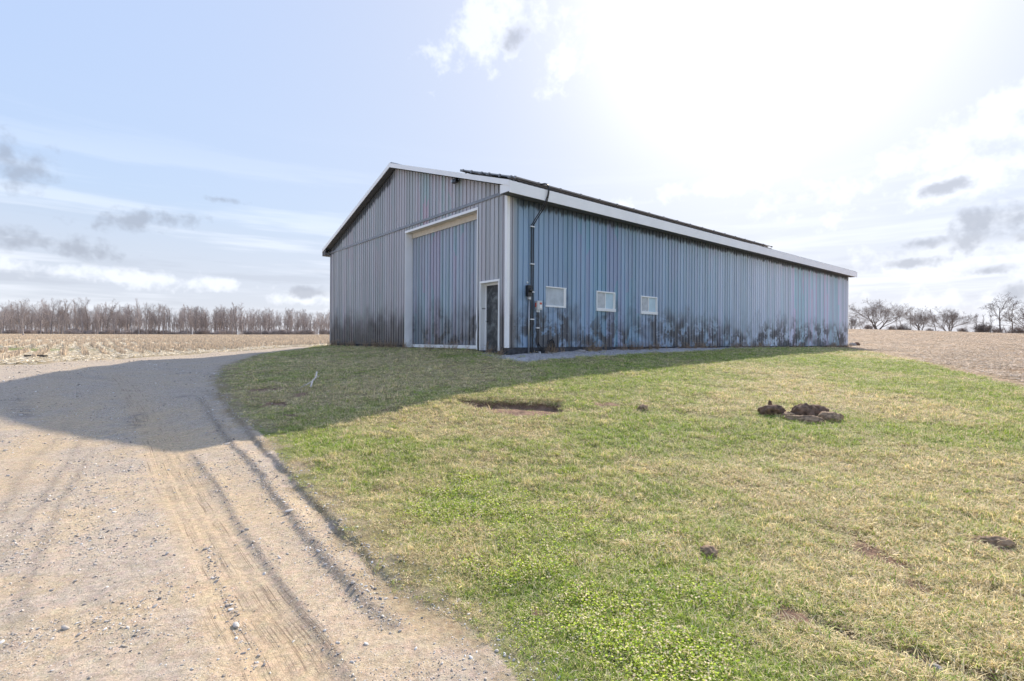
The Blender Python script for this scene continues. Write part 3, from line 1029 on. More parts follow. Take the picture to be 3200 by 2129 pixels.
MB().box((REC - .055, y0 + .03, 4.47), (REC - .025, y1 - .03, 4.67)).build('header_board', M_BEIGE, LD)
MB().box((REC - .06, y0 + .03, -.085), (REC - .022, y1 - .012, .035)).build('sill', M_WHITE, LD)
MB().box((REC - .03, y0, -.6), (REC + .03, y1, -.09)).build('threshold', M_DARKWOOD, LD)
# entry door
ED = empty('entry_door')
ED.parent = BARN
y0, y1 = MDOOR[0], MDOOR[1]
R2 = .20
m, t, p = new_mat('scuffed_dark_door')
tcn = t.n.new('ShaderNodeTexCoord')
n1 = t.noise(tcn.outputs['Object'], 2.4, 6, .65, .5)
t.l.new(t.mix(t.ss(n1, .42, .66), (.030, .033, .038), (.16, .175, .185)), p.inputs['Base Color'])
p.inputs['Roughness'].default_value = .5
MB().box((R2, y0 + .05, -.10), (R2 + .04, y1 - .05, 2.12)).build('leaf', m, ED)
MB().box((-.044, y1 - .012, -.12), (R2 + .02, y1 + .03, 2.13)).build('jamb', M_WHITE, ED)
MB().box((R2 - .03, y1 - .055, -.12), (R2 + .02, y1 - .014, 2.12)).build('door_stop', M_WHITE, ED)
MB().box((-.044, y0 - .03, -.12), (R2 + .02, y0 + .02, 2.13)).build('jamb', M_WHITE, ED)
MB().box((-.046, y0 - .032, 2.132), (R2 + .02, y1 + .032, 2.20)).build('header_trim', M_WHITE, ED)
MB().box((R2 - .03, y0 + .022, 2.06), (R2 - .002, y1 - .056, 2.131)).build('door_stop', M_WHITE, ED)
MB().tube([(R2, y1 - .12, .85), (R2 - .03, y1 - .12, .85), (R2 - .04, y1 - .12, .85), (R2 - .06, y1 - .12, .85), (R2 - .075, y1 - .12, .85)], [.03, .012, .022, .03, .016], 12).build('knob', M_STEEL_KNOB, ED, True)
MB().box((.03, y1 - .020, 1.27), (.17, y1 - .0135, 1.31)).build('hasp', M_GREYM, ED)
MB().box((-.03, y0 + .02, -.6), (R2 + .05, y1 - .02, -.122)).build('threshold', M_DARKWOOD, ED)


# windows
def window(i, wn, kind):
    a, b, c, d = wn
    W_ = empty('window')
    W_.parent = BARN
    fr = .055
    out = -.045
    if kind == 'bare':
        MB().box((a, .01, c), (b - .10, .018, d - .03)).build('pane', M_SHEET, W_)
        MB().box((a - .02, out + .012, d - .035), (b + .025, .03, d + .005)).build('head_trim', M_VINYL, W_)
        MB().box((b - .105, out + .015, c + .028), (b + .005, .03, d - .037)).build('frame', M_VINYL, W_)
        MB().box((a - .03, out + .010, c - .035), (b, .03, c + .026)).build('sill', M_VINYL, W_)
        return
    MB().box((a, out, d - fr), (b, .03, d)).build('frame', M_VINYL, W_, bevel=.006)
    MB().box((a, out, c + .085), (a + fr * .8, .03, d - fr - .001)).build('frame', M_VINYL, W_, bevel=.006)
    MB().box((b - fr, out, c + .085), (b, .03, d - fr - .001)).build('frame', M_VINYL, W_, bevel=.006)
    MB().box((a - .01, out - .02, c - .03), (b + .01, .03, c + .084)).build('sill', M_VINYL, W_, bevel=.006)
    mid = (a + b) / 2 - .02
    MB().box((mid - .02, out + .022, c + .085), (mid + .02, .02, d - fr - .001)).build('mullion', M_VINYL, W_, bevel=.004)
    MB().box((a + fr * .8, -.004, c + .085), (mid - .02, .006, d - fr)).build('insect_screen', M_SCREEN, W_)
    MB().box((mid + .02, .006, c + .085), (b - fr, .014, d - fr)).build('pane', M_GLASS, W_)
    MB().box((b - fr - .035, -.012, c + .086), (b - fr - .001, .005, d - fr - .002)).build('sash', M_VINYL, W_)
    if i == 2:
        MB().hexa([(a + .05, -.010, c + .42), (a + .05, -.005, c + .42), (mid - .05, -.005, c + .10), (mid - .05, -.010, c + .10),
                   (a + .05, -.010, c + .46), (a + .05, -.005, c + .46), (mid - .02, -.005, c + .10), (mid - .02, -.010, c + .10)]).build('security_bar', M_SCREEN, W_)


window(0, WIN[0], 'bare'); window(1, WIN[1], 'slider'); window(2, WIN[2], 'slider')

# ------------------------------------------------------------------ solar array on the roof
SA = empty('solar_array', b2w(0, 0, 0), BA)
tagit(SA, 'dark solar panel array on rails above the near roof slope', 'solar array')
slope = math.atan(.3247)
cs, sn = math.cos(slope), math.sin(slope)


def on_roof(x, d, h):
    """x along the eave, d up the slope from the eave edge, h above the steel"""
    return (x, -OV + d * cs - h * sn, roof_z(-OV) + d * sn + h * cs)


MWD, MHT, GAP = 1.0, 1.66, .02
mods = [(c, r) for r in (0, 1) for c in range(18 if r == 0 else 19)]
mod_me = None
for c, r in mods:
    x = .25 + c * (MWD + GAP); d = .42 + r * (MHT + GAP); h = .15
    if mod_me is None:
        q = lambda x0, d0, h0, x1, d1, h1: [on_roof(x0, d0, h0), on_roof(x1, d0, h0), on_roof(x1, d1, h0), on_roof(x0, d1, h0), on_roof(x0, d0, h1), on_roof(x1, d0, h1), on_roof(x1, d1, h1), on_roof(x0, d1, h1)]
        base_pt = on_roof(x, d, h)
        mo = MB().hexa(q(x, d, h, x + MWD, d + MHT, h + .04)).build('module', M_ALU, SA)
        ce = MB().hexa(q(x + .02, d + .02, h + .039, x + MWD - .02, d + MHT - .02, h + .0425)).build('cell_sheet', M_CELL, mo)
        mod_me = (mo.data, ce.data, base_pt)
    else:
        b = on_roof(x, d, h)
        off = tuple(b[k] - mod_me[2][k] for k in range(3))
        mo = bpy.data.objects.new('module', mod_me[0]); COL.objects.link(mo); mo.parent = SA; mo.location = off
        ce = bpy.data.objects.new('cell_sheet', mod_me[1]); COL.objects.link(ce); ce.parent = mo
for d in (.62, 1.85, 2.30, 3.50):
    x1 = .2 + (18 if d < 2.2 else 19) * (MWD + GAP)
    MB().hexa(q(.12, d, .10, x1, d + .045, .149)).build('rail', M_ALU, SA)
    for k in range(14):
        xx = .35 + k * 1.36
        MB().hexa(q(xx, d + .005, .0, xx + .05, d + .04, .099)).build('foot', M_ALU, SA)
for c in range(19):
    x = .25 + c * (MWD + GAP) - GAP - .012
    MB().hexa(q(x, .405, .13, x + .045, .47, .205)).build('clamp', M_ALU, SA)
for d in (.62, 1.25, 1.85, 2.3, 2.95, 3.5):
    MB().hexa(q(.215, d, .10, .262, d + .05, .205)).build('clamp', M_ALU, SA)
MB().tube([on_roof(.3, .36, .07), on_roof(6, .37, .05), on_roof(12, .36, .075), on_roof(18.5, .37, .06)], .014, 6).build('cable_bundle', M_BLACK, SA)


# ------------------------------------------------------------------ electrical gear on the long wall
def smooth_path(pts, n=6):
    pts = [np.array(p, float) for p in pts]
    out = []
    P = [2 * pts[0] - pts[1]] + pts + [2 * pts[-1] - pts[-2]]
    for i in range(1, len(P) - 2):
        for k in range(n):
            t = k / n
            a, b, c, d = P[i - 1], P[i], P[i + 1], P[i + 2]
            out.append(.5 * ((2 * b) + (-a + c) * t + (2 * a - 5 * b + 4 * c - d) * t * t + (-a + 3 * b - 3 * c + d) * t ** 3))
    out.append(pts[-1])
    return out


zg = lambda x: float(ground_z(*b2w(x, -.1)[:2])[0]) - BZ
CN = empty('conduit_run', b2w(1.0, 0, 0), BA)
tagit(CN, 'pair of black conduits dropping from the roof edge to the foot of the long wall', 'conduit')


def cl(x, y, z):
    return (x - 1.0, y, z)


for j, dxx in enumerate((0.0, .075)):
    x = .985 + dxx
    MB().tube(smooth_path([cl(1.10 + dxx, -.30, 5.32), cl(1.22 + dxx * .6, -.46, 5.33), cl(1.27 + dxx * .5, -.53, 5.22), cl(1.25 + dxx * .5, -.53, 4.95), cl(1.16 + dxx, -.44, 4.62),
                           cl(1.05 + dxx, -.20, 4.25), cl(x, -.06, 4.02)]), .017, 8).build('flexible_pipe', M_BLACK, CN, True)
    low_z = -.16 - .075 * j
    if j == 0:
        pth = [cl(x, -.055, 4.04), cl(x, -.055, 2.0), cl(x, -.055, .2), cl(x, -.055, .02), cl(x + .03, -.06, -.16), cl(x + .14, -.07, -.25), cl(x + .5, -.07, -.255), cl(1.75, -.07, -.25), cl(1.95, -.07, -.18), cl(2.06, -.06, .02), cl(2.02, -.05, .22), cl(1.94, .02, .26)]
    else:
        pth = [cl(x, -.055, 4.04), cl(x, -.055, 2.0), cl(x, -.055, .25), cl(x, -.055, .06), cl(x + .03, -.06, -.1), cl(x + .12, -.07, -.185), cl(x + .5, -.07, -.19), cl(1.66, -.07, -.185), cl(1.86, -.07, -.12), cl(1.96, -.06, .04), cl(1.93, -.05, .2), cl(1.86, .02, .25)]
    MB().tube(smooth_path(pth, 5), .018, 8).build('pipe', M_BLACK, CN, True)
for z in (3.95, 2.72, 1.80, .9):
    MB().box(cl(.94, -.084, z), cl(1.11, -.024, z + .035)).build('strap', M_VINYL, CN)
for x in (1.35, 1.72):
    MB().box(cl(x, -.10, -.29), cl(x + .03, -.02, -.15)).build('strap', M_VINYL, CN)

MT = empty('meter_box', b2w(.84, 0, 0), BA)
tagit(MT, 'black electric meter box with a grey pipe below, beside the black conduits', 'meter box')
MB().box((-.08, -.16, 1.66), (.10, -.024, 2.02)).build('enclosure', M_BLACK, MT, bevel=.01)
MB().disc((.01, -.16, 1.86), (0, -1, 0), .07, .05, 16).build('meter_dome', M_BLACK, MT, True)
MB().box((.0, -.12, 1.56), (.08, -.03, 1.65)).build('hub', M_BOX, MT)
MB().tube([(.04, -.06, 1.56), (.04, -.06, zg(.84) - .1)], .028, 8).build('riser', M_GREYM, MT, True)

DB = empty('disconnect_switch', b2w(1.19, 0, 0), BA)
tagit(DB, 'small light grey disconnect switch box with red warning label on the long wall', 'switch box')
bx = MB().box((0, -.14, 1.24), (.22, -.024, 1.54)).build('enclosure', M_BOX, DB, bevel=.008)
MB().box((.10, -.146, 1.42), (.19, -.1405, 1.48)).build('warning_label', M_LABEL, DB)
MB().box((.10, -.146, 1.30), (.19, -.1405, 1.40)).build('data_label', M_VINYL, DB)
MB().box((-.03, -.09, 1.33), (-.001, -.06, 1.47)).build('switch_handle', M_LABEL, DB)
for j, x in enumerate((.05, .11)):
    e = .2 + .12 * j
    MB().tube(smooth_path([(x, -.06, 1.24), (x, -.06, .8), (x, -.06, .35), (x + .03 * j, -.06, .12), (x + .08 + .1 * j, -.065, -.03), (x + .25 + .2 * j, -.07, -.08), (.52 + .05 * j, -.07, -.06), (.62 + .06 * j, -.06, .05), (.63 + .05 * j, -.05, .18), (.60, .02, .22)], 5), .014, 8).build('pipe', M_BLACK, DB, True)
for x in (.03, .10):
    MB().box((x, -.10, 1.16), (x + .04, -.03, 1.24)).build('connector', M_VINYL, DB)
MB().box((.02, -.085, .62), (.15, -.022, .655)).build('strap', M_VINYL, DB)

VC = empty('vent_cover', b2w(.84, 0, 2.12), BA)
tagit(VC, 'small round white cover plate above the meter box', 'cover plate')
MB().disc((0, -.024, 0), (0, -1, 0), .035, .014, 18).build('plate', M_VINYL, VC, True)
MB().disc((0, -.038, 0), (0, -1, 0), .022, .01, 14).build('cap', M_VINYL, VC, True)

FL = empty('floodlight', b2w(0, 2.77, 5.92), BA)
tagit(FL, 'small dark floodlight mounted high under the right gable rake', 'floodlight')
MB().box((-.06, -.07, -.06), (-.028, .07, .06)).build('base_plate', M_GREYM, FL)
MB().tube([(-.06, 0, 0), (-.12, 0, -.01)], .02, 8).build('arm', M_BLACK, FL)
MB().hexa([(-.24, -.12, -.09), (-.12, -.12, -.11), (-.12, .12, -.11), (-.24, .12, -.09), (-.20, -.12, .06), (-.10, -.12, .05), (-.10, .12, .05), (-.20, .12, .06)]).build('lamp_head', M_BLACK, FL, bevel=.01)
MB().box((-.20, .13, -.05), (-.10, .23, .05)).build('sensor', M_GREYM, FL, bevel=.01)

# ------------------------------------------------------------------ bare trees
def gen_tree(seed, H, style):
    TWR = .012 if style in ('forest', 'slender') else .015
    rs = random.Random(seed)
    nr = np.random.default_rng(seed)
    tr, cr = MB(), MB()
    P = dict(forest=dict(n=(13, 6, 5, 4), frac=.84, start=.22, ang=(24, 50), lr=(.40, .20), up=.18),
             slender=dict(n=(9, 5, 5, 4), frac=.92, start=.30, ang=(28, 48), lr=(.24, .14), up=.25),
             spread=dict(n=(8, 7, 7, 5), frac=.40, start=.30, ang=(22, 60), lr=(.72, .55), up=.10),
             fork=dict(n=(7, 7, 7, 5), frac=.62, start=.5, ang=(24, 52), lr=(.46, .34), up=.12),
             bush=dict(n=(9, 6, 5, 4), frac=.25, start=.05, ang=(15, 65), lr=(.85, .6), up=.08))[style]

    def path(p, d, L, n, wander, up):
        pts = [p]
        for i in range(n):
            d = d + nr.normal(0, wander, 3) + np.array([0, 0, up])
            d = d / np.linalg.norm(d)
            p = p + d * (L / n)
            pts.append(p)
        return pts

    def side(d, ang):
        s_ = unit3(cross3(d, (0, 0, 1.0) if abs(d[2]) < .95 else (1.0, 0, 0)))
        t_ = cross3(d, s_)
        ph = rs.uniform(0, 2 * math.pi)
        a_, b_, c_ = math.cos(ang), math.sin(ang) * math.cos(ph), math.sin(ang) * math.sin(ph)
        return np.array(unit3(tuple(a_ * d[i_] + b_ * s_[i_] + c_ * t_[i_] for i_ in range(3))))

    def grow(p, d, L, r, lev):
        n = (6, 5, 4, 3, 2)[lev]
        pts = path(p, d, L, n, (.05, .13, .16, .18, .2)[lev], (0, P['up'] * .6, P['up'] * .5, .05, .03)[lev])
        rad = [r * (1 - .72 * i / n) for i in range(n + 1)]
        if lev == 0: rad[0] *= 1.35
        if lev >= 3: rad[-1] = r * .25
        (tr if lev == 0 else cr).tube(pts, rad, (7, 5, 4, 3, 3)[lev], cap=False)
        if lev == 4: return
        cnt = P['n'][lev]
        for i in range(cnt):
            lo = P['start'] if lev == 0 else .22
            t = lo + (1 - lo) * (i + rs.random()) / cnt
            t = min(t, .999)
            j = min(int(t * n), n - 1); fr = t * n - j
            q = pts[j] * (1 - fr) + pts[j + 1] * fr
            dd = pts[j + 1] - pts[j]; dd = dd / np.linalg.norm(dd)
            if lev == 0:
                ang = R(rs.uniform(*P['ang']))
                LL = H * (P['lr'][0] + (P['lr'][1] - P['lr'][0]) * (t - lo) / (1 - lo)) * rs.uniform(.75, 1.15)
                rr_ = r * (1 - .6 * t) * rs.uniform(.4, .62)
            else:
                ang = R(rs.uniform(25, 60))
                LL = L * rs.uniform(.38, .62) * (1.15 - .5 * t)
                rr_ = max(r * (1 - .6 * t) * rs.uniform(.42, .58), TWR)
            grow(q, side(dd, ang), LL, rr_, lev + 1)

    if style == 'bush':
        for k_ in range(5):
            grow(np.array([rs.uniform(-.3, .3), rs.uniform(-.3, .3), -.2]), np.array([rs.uniform(-.5, .5), rs.uniform(-.5, .5), 1.0]), H * .3, H * .016, 0)
    elif style == 'spread':
        for k_ in range(3):
            a = k_ * 2.1 + rs.uniform(-.4, .4)
            grow(np.array([.25 * math.cos(a), .25 * math.sin(a), -.3]), np.array([.38 * math.cos(a), .38 * math.sin(a), 1.0]), H * .42, H * .023, 0)
    else:
        grow(np.array([0, 0, -.3]), np.array([rs.uniform(-.06, .06), rs.uniform(-.06, .06), 1.0]), H * P['frac'], H * .017, 0)
    zmax = max(q[2] for q in cr.v)
    s = H / zmax
    for mb in (tr, cr):
        mb.v = [(a * s, b * s, c * s) for a, b, c in mb.v]
    return tr, cr


VAR = {}


def variant(key, seed, H, style, mt, mc):
    tr, cr = gen_tree(seed, H, style)
    a = mesh_obj('trunk', tr.v, tr.f, mt, None, True, link=False).data
    b = mesh_obj('crown', cr.v, cr.f, mc, None, False, link=False).data
    VAR[key] = (a, b, H, tr, cr)


for i in range(4): variant('f%d' % i, 100 + i, 14.0, 'forest', M_BARK_L, M_TWIG_L)
for i in range(2): variant('s%d' % i, 120 + i, 13.0, 'slender', M_BARK_L, M_TWIG_L)
for i in range(3): variant('p%d' % i, 140 + i, 10.0, 'spread', M_BARK_R, M_TWIG_R)
for i in range(2): variant('k%d' % i, 160 + i, 13.0, 'fork', M_BARK_R, M_TWIG_R)
for i in range(2): variant('n%d' % i, 170 + i, 11.0, 'slender', M_BARK_R, M_TWIG_R)
for i in range(2): variant('b%d' % i, 180 + i, 4.0, 'bush', M_BARK_R, M_TWIG_R)


def plant(key, x, y, H, label, group=None, name='bare_tree', cat='tree', lean=0.0, wide=1.0, rz=None):
    a, b, H0, _, _ = VAR[key]
    z = float(ground_z(x, y)[0])
    e = empty(name, (x, y, z), random.uniform(0, 6.28) if rz is None else rz)
    e.rotation_euler[0] = lean
    s = H / H0
    e.scale = (s * wide, s * wide, s)
    for nm, me in (('trunk', a), ('crown', b)):
        o = bpy.data.objects.new(nm, me); COL.objects.link(o); o.parent = e
    return tagit(e, label, cat, group)


def at_dist(xd, Y):
    r = cam_ray(xd * 1.3577, 1065)
    return r[0] * Y, Y


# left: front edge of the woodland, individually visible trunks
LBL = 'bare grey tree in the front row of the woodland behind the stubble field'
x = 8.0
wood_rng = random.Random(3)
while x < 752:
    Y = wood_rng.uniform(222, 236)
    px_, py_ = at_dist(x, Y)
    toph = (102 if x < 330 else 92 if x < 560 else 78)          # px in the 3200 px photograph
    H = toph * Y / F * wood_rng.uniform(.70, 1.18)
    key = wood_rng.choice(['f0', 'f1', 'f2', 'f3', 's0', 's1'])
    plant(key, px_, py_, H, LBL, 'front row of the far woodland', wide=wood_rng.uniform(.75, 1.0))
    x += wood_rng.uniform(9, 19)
px_, py_ = at_dist(142, 205)
plant('f2', px_, py_, 13.6, 'tallest wide-crowned bare tree before the left part of the woodland', wide=1.1)
px_, py_ = at_dist(54, 105)
plant('f0', px_, py_, 7.9, 'lone bare tree standing out in the stubble field near the left edge', wide=.95)

# right: hedgerow trees along the crest of the harvested field
RT = [(2020, 148, 'p0', 9.6, 1.35, 'broad rounded multi-stemmed bare tree on the ridge, nearest the barn'),
      (2118, 150, 'p1', 8.0, 1.05, 'spreading bare tree with several low stems, second large one from the barn'),
      (2183, 150, 'p2', 8.3, 1.2, 'fan-shaped bare ridge tree with wide low limbs, third large one from the barn'),
      (2305, 140, 'k0', 12.0, 1.15, 'tallest bare tree on the ridge, forking high on a single trunk'),
      (2330, 142, 'n0', 10.0, .8, 'tall slender bare tree just right of the tallest ridge tree'),
      (2372, 138, 'p1', 10.5, 1.2, 'spreading bare tree cut off by the right edge of the photo'),
      (2246, 150, 'n1', 6.3, .9, 'bare tree with low straight stem, between the fan-shaped tree and the tall ones'),
      (2280, 142, 'n0', 7.2, .75, 'crooked thin bare tree standing left of the tallest ridge tree'),
      (2097, 152, 'n1', 6.8, .7, 'narrow bare tree left of the second large ridge tree'),
      (2077, 154, 'n0', 6.6, .7, 'thin pale bare tree between the first and second large ridge trees'),
      (2065, 152, 'n1', 5.6, .6, 'slim bare sapling close to the right side of the rounded ridge tree'),
      (2155, 152, 'n0', 7.4, .8, 'leaning bare tree between the two spreading ridge trees'),
      (2265, 146, 'n1', 6.0, .6, 'thin bare sapling right of the low-stemmed tree'),
      (1962, 170, 'p2', 6.0, 1.0, 'small bare tree peeping past the far corner of the barn'),
      (2000, 160, 'b0', 2.6, 1.0, 'low bare bush at the left foot of the rounded ridge tree'),
      (2050, 160, 'b1', 2.4, 1.0, 'low bare bush at the right foot of the rounded ridge tree'),
      (2140, 158, 'b0', 2.0, 1.1, 'low bare bush behind the second large ridge tree'),
      (2215, 152, 'b1', 2.5, 1.1, 'low bare bush right of the fan-shaped ridge tree'),
      (2262, 150, 'b0', 2.6, 1.1, 'dark bare bush left of the crooked thin tree'),
      (2295, 148, 'b1', 3.0, 1.0, 'scrubby leaning bare bush at the foot of the tallest ridge tree')]
for xd, Y, key, H, wide, lab in RT:
    px_, py_ = at_dist(xd, Y)
    plant(key, px_, py_, H, lab, 'bare trees along the field crest', wide=wide, name='bare_bush' if key[0] == 'b' else 'bare_tree', cat='bush' if key[0] == 'b' else 'tree')

# ------------------------------------------------------------------ scattered stuff (instanced on points)
def source_collection(name, meshes):
    c = bpy.data.collections.new(name)
    for i, me in enumerate(meshes):
        o = bpy.data.objects.new('%s_%02d' % (name, i), me)
        c.objects.link(o)
    return c


def scatter(name, label, cat, P, rot, scale, col, idx, meshes):
    me = bpy.data.meshes.new(name)
    n = len(P)
    me.vertices.add(n)
    me.vertices.foreach_set('co', np.asarray(P, np.float32).ravel())
    for nm, typ, data in (('rot', 'FLOAT_VECTOR', rot), ('icol', 'FLOAT_COLOR', np.concatenate([col, np.ones((n, 1))], 1)), ('scl', 'FLOAT_VECTOR', scale), ('idx', 'INT', idx)):
        at = me.attributes.new(nm, typ, 'POINT')
        key = {'FLOAT_VECTOR': 'vector', 'FLOAT_COLOR': 'color', 'INT': 'value'}[typ]
        at.data.foreach_set(key, np.asarray(data, np.int32 if typ == 'INT' else np.float32).ravel())
    o = bpy.data.objects.new(name, me)
    COL.objects.link(o)
    src = source_collection(name + '_source', meshes)
    ng = bpy.data.node_groups.new(name + '_scatter', 'GeometryNodeTree')
    ng.interface.new_socket('Geometry', in_out='INPUT', socket_type='NodeSocketGeometry')
    ng.interface.new_socket('Geometry', in_out='OUTPUT', socket_type='NodeSocketGeometry')
    N = ng.nodes
    gi = N.new('NodeGroupInput'); go = N.new('NodeGroupOutput')
    iop = N.new('GeometryNodeInstanceOnPoints')
    ci = N.new('GeometryNodeCollectionInfo')
    ci.inputs['Collection'].default_value = src
    ci.inputs['Separate Children'].default_value = True
    ci.inputs['Reset Children'].default_value = True

    def na(nm, t):
        a = N.new('GeometryNodeInputNamedAttribute')
        a.data_type = t
        a.inputs['Name'].default_value = nm
        return [s for s in a.outputs if s.enabled and s.name == 'Attribute'][0]

    L = ng.links
    e2r = N.new('FunctionNodeEulerToRotation')
    L.new(na('rot', 'FLOAT_VECTOR'), e2r.inputs[0])
    L.new(gi.outputs[0], iop.inputs['Points'])
    L.new(ci.outputs[0], iop.inputs['Instance'])
    iop.inputs['Pick Instance'].default_value = True
    L.new(na('idx', 'INT'), iop.inputs['Instance Index'])
    L.new(e2r.outputs[0], iop.inputs['Rotation'])
    L.new(na('scl', 'FLOAT_VECTOR'), iop.inputs['Scale'])
    L.new(iop.outputs[0], go.inputs[0])
    md = o.modifiers.new('scatter', 'NODES')
    md.node_group = ng
    return tagit(o, label, cat, kind='stuff')


def shaded_mesh(name, verts, faces, shade, mat, smooth=False):
    me = bpy.data.meshes.new(name)
    me.from_pydata([tuple(v) for v in verts], [], faces)
    at = me.attributes.new('shade', 'FLOAT', 'POINT')
    at.data.foreach_set('value', np.asarray(shade, np.float32))
    if smooth: me.shade_smooth()
    me.materials.append(mat)
    me.update()
    return me


def clump(seed, n, rad, h, wdt, lean):
    rs = np.random.default_rng(seed)
    v, f, s = [], [], []
    for i in range(n):
        a = rs.uniform(0, 6.28); r = rad * math.sqrt(rs.random())
        p = np.array([r * math.cos(a), r * math.sin(a), -.01])
        hh = h * rs.uniform(.45, 1.25)
        d = rs.uniform(0, 6.28); ln = rs.uniform(*lean) * hh
        dr = np.array([math.cos(d), math.sin(d), 0]); sd = np.array([-dr[1], dr[0], 0]) * wdt * rs.uniform(.6, 1.3) * .5
        m = p + dr * ln * .35 + np.array([0, 0, hh * .6]); tp = p + dr * ln + np.array([0, 0, hh * rs.uniform(.55, 1.0)])
        k = len(v)
        v += [p - sd, p + sd, m + sd * .8, m - sd * .8, tp]
        f += [(k, k + 1, k + 2, k + 3), (k + 3, k + 2, k + 4)]
        s += [rs.random()] * 5
    return v, f, s


def stone(seed):
    rs = np.random.default_rng(seed)
    import bmesh
    bm = bmesh.new()
    bmesh.ops.create_icosphere(bm, subdivisions=2, radius=.5)
    sc_ = np.array([1, rs.uniform(.6, .9), rs.uniform(.4, .65)])
    ax = rs.normal(0, 1, (5, 3)); ax /= np.linalg.norm(ax, axis=1)[:, None]
    v = []
    for q in bm.verts:
        c = np.array(q.co)
        for a in ax:
            d = c @ a
            if d > .36: c = c - a * (d - .36) * .8
        v.append(c * sc_)
    f = [tuple(w.index for w in q.verts) for q in bm.faces]
    bm.free()
    return v, f


# --- sample positions: density falls with distance
def sample(n, y0, y1, xl, xr, power):
    u = rng.random(n)
    e = 1 - power
    y = (y0 ** e + u * (y1 ** e - y0 ** e)) ** (1 / e) if abs(e) > 1e-6 else y0 * (y1 / y0) ** u
    x = y * rng.uniform(xl, xr, n)
    x += rng.normal(0, .3, n)
    return x, y


grass_meshes = [shaded_mesh('grass_clump', *clump(300 + i, 36, .080, .036, .0036, (.5, 1.8)), M_GRASS) for i in range(5)]
grass_meshes += [shaded_mesh('grass_clump', *clump(320 + i, 34, .085, .022, .0040, (1.2, 3.2)), M_GRASS) for i in range(3)]   # matted thatch
grass_meshes += [shaded_mesh('grass_clump', *clump(340 + i, 30, .05, .070, .0038, (.3, 1.1)), M_GRASS) for i in range(2)]   # taller tuft


def clover(seed):
    rs = np.random.default_rng(seed)
    v, f, s = [], [], []
    for i in range(46):
        a = rs.uniform(0, 6.28); r = .09 * math.sqrt(rs.random())
        c = np.array([r * math.cos(a), r * math.sin(a), rs.uniform(.012, .035)])
        sz = rs.uniform(.0032, .0062)
        tilt = rs.normal(0, .35, 2)
        k = len(v)
        sh = rs.random()
        for q in range(6):
            an = q * math.pi / 3
            x_, y_ = sz * math.cos(an), sz * math.sin(an)
            v.append(c + np.array([x_, y_, x_ * tilt[0] + y_ * tilt[1]])); s.append(sh)
        f.append(tuple(range(k, k + 6)))
    return v, f, s


grass_meshes += [shaded_mesh('clover_patch', *clover(360 + i), M_GRASS) for i in range(2)]

NG = 105000
x, y = sample(NG, 2.0, 42, -.75, 1.15, 0.75)
zn = zones(x, y)
de, se, _ = seg_dist(x, y, LAWN_EDGE)
# barn footprint and gravel strip carry no grass
sx = (x - BC[0]) * WD[0] + (y - BC[1]) * WD[1]; sy = -((x - BC[0]) * GD[0] + (y - BC[1]) * GD[1])
nn = fbm(x * .8, y * .8, 81, 4)
wid = 1.15 * (1 - sst(sx, 2, 26)) + .25 + (nn - .5) * .8
inb = (sx > -.05) & (sx < BL + .3) & (sy < .05)
grav = (sx > -.4) & (sx < BL) & (sy >= 0) & (sy < wid - .12)
sm = soil_mask(x, y)
n2 = fbm(x * 3, y * 3, 91, 3)
keep = (zn == 1) & ~inb & (rng.random(NG) > sm * .95) & (rng.random(NG) < .22 + .78 * sst(de + (n2 - .5) * .9, .0, .45)) & ~(grav & (rng.random(NG) < .97))
x, y, sm = x[keep], y[keep], sm[keep]
g = lawn_mix(x, y)
n = len(x)
z = ground_z(x, y)
gr = np.clip(g + rng.normal(0, .27, n), 0, 1)
straw = C3(.84, .70, .43) * rng.uniform(.72, 1.2, (n, 1)); straw[:, 2] *= rng.uniform(.8, 1.15, n)
green = lerp(np.tile(C3(.22, .36, .05), (n, 1)), np.tile(C3(.44, .52, .08), (n, 1)), rng.random(n))
col = lerp(straw, green, sst(gr, .25, .75))
idx = np.where(gr < .42, rng.integers(3, 8, n), rng.integers(0, 5, n))
tall = (rng.random(n) < .02 + .10 * (fbm(x * .9, y * .9, 131, 2) > .62)); idx[tall] = rng.integers(8, 10, tall.sum())
cv = np.zeros(n)
for p, rr_, a in GREENS[:9] + GREENS[11:13]:
    cv = np.maximum(cv, a * np.exp(-(((x - p[0]) ** 2 + (y - p[1]) ** 2) / (rr_ * .8) ** 2)))
clv = rng.random(n) < cv * .55 * (fbm(x * 3, y * 3, 141, 2) > .45)
idx[clv] = rng.integers(10, 12, clv.sum())
col[clv] = C3(.44, .54, .05) * rng.uniform(.8, 1.25, (clv.sum(), 1))
dist = np.hypot(x, y)
s = rng.uniform(.7, 1.25, n) * (0.8 + np.clip(dist / 22, 0, 1.3)) * np.clip(.55 + de[keep] * .6, .5, 1)
sc3 = np.stack([s * 1.15, s * 1.15, s * rng.uniform(.7, 1.1, n) / np.clip(dist / 14, 1, 1.7)], 1)
rot = np.stack([rng.normal(0, .18, n), rng.normal(0, .18, n), rng.uniform(0, 6.28, n)], 1)
scatter('grass', 'patchy straw-yellow and green spring grass on the lawn', 'grass', np.stack([x, y, z], 1), rot, sc3, col, idx, grass_meshes)

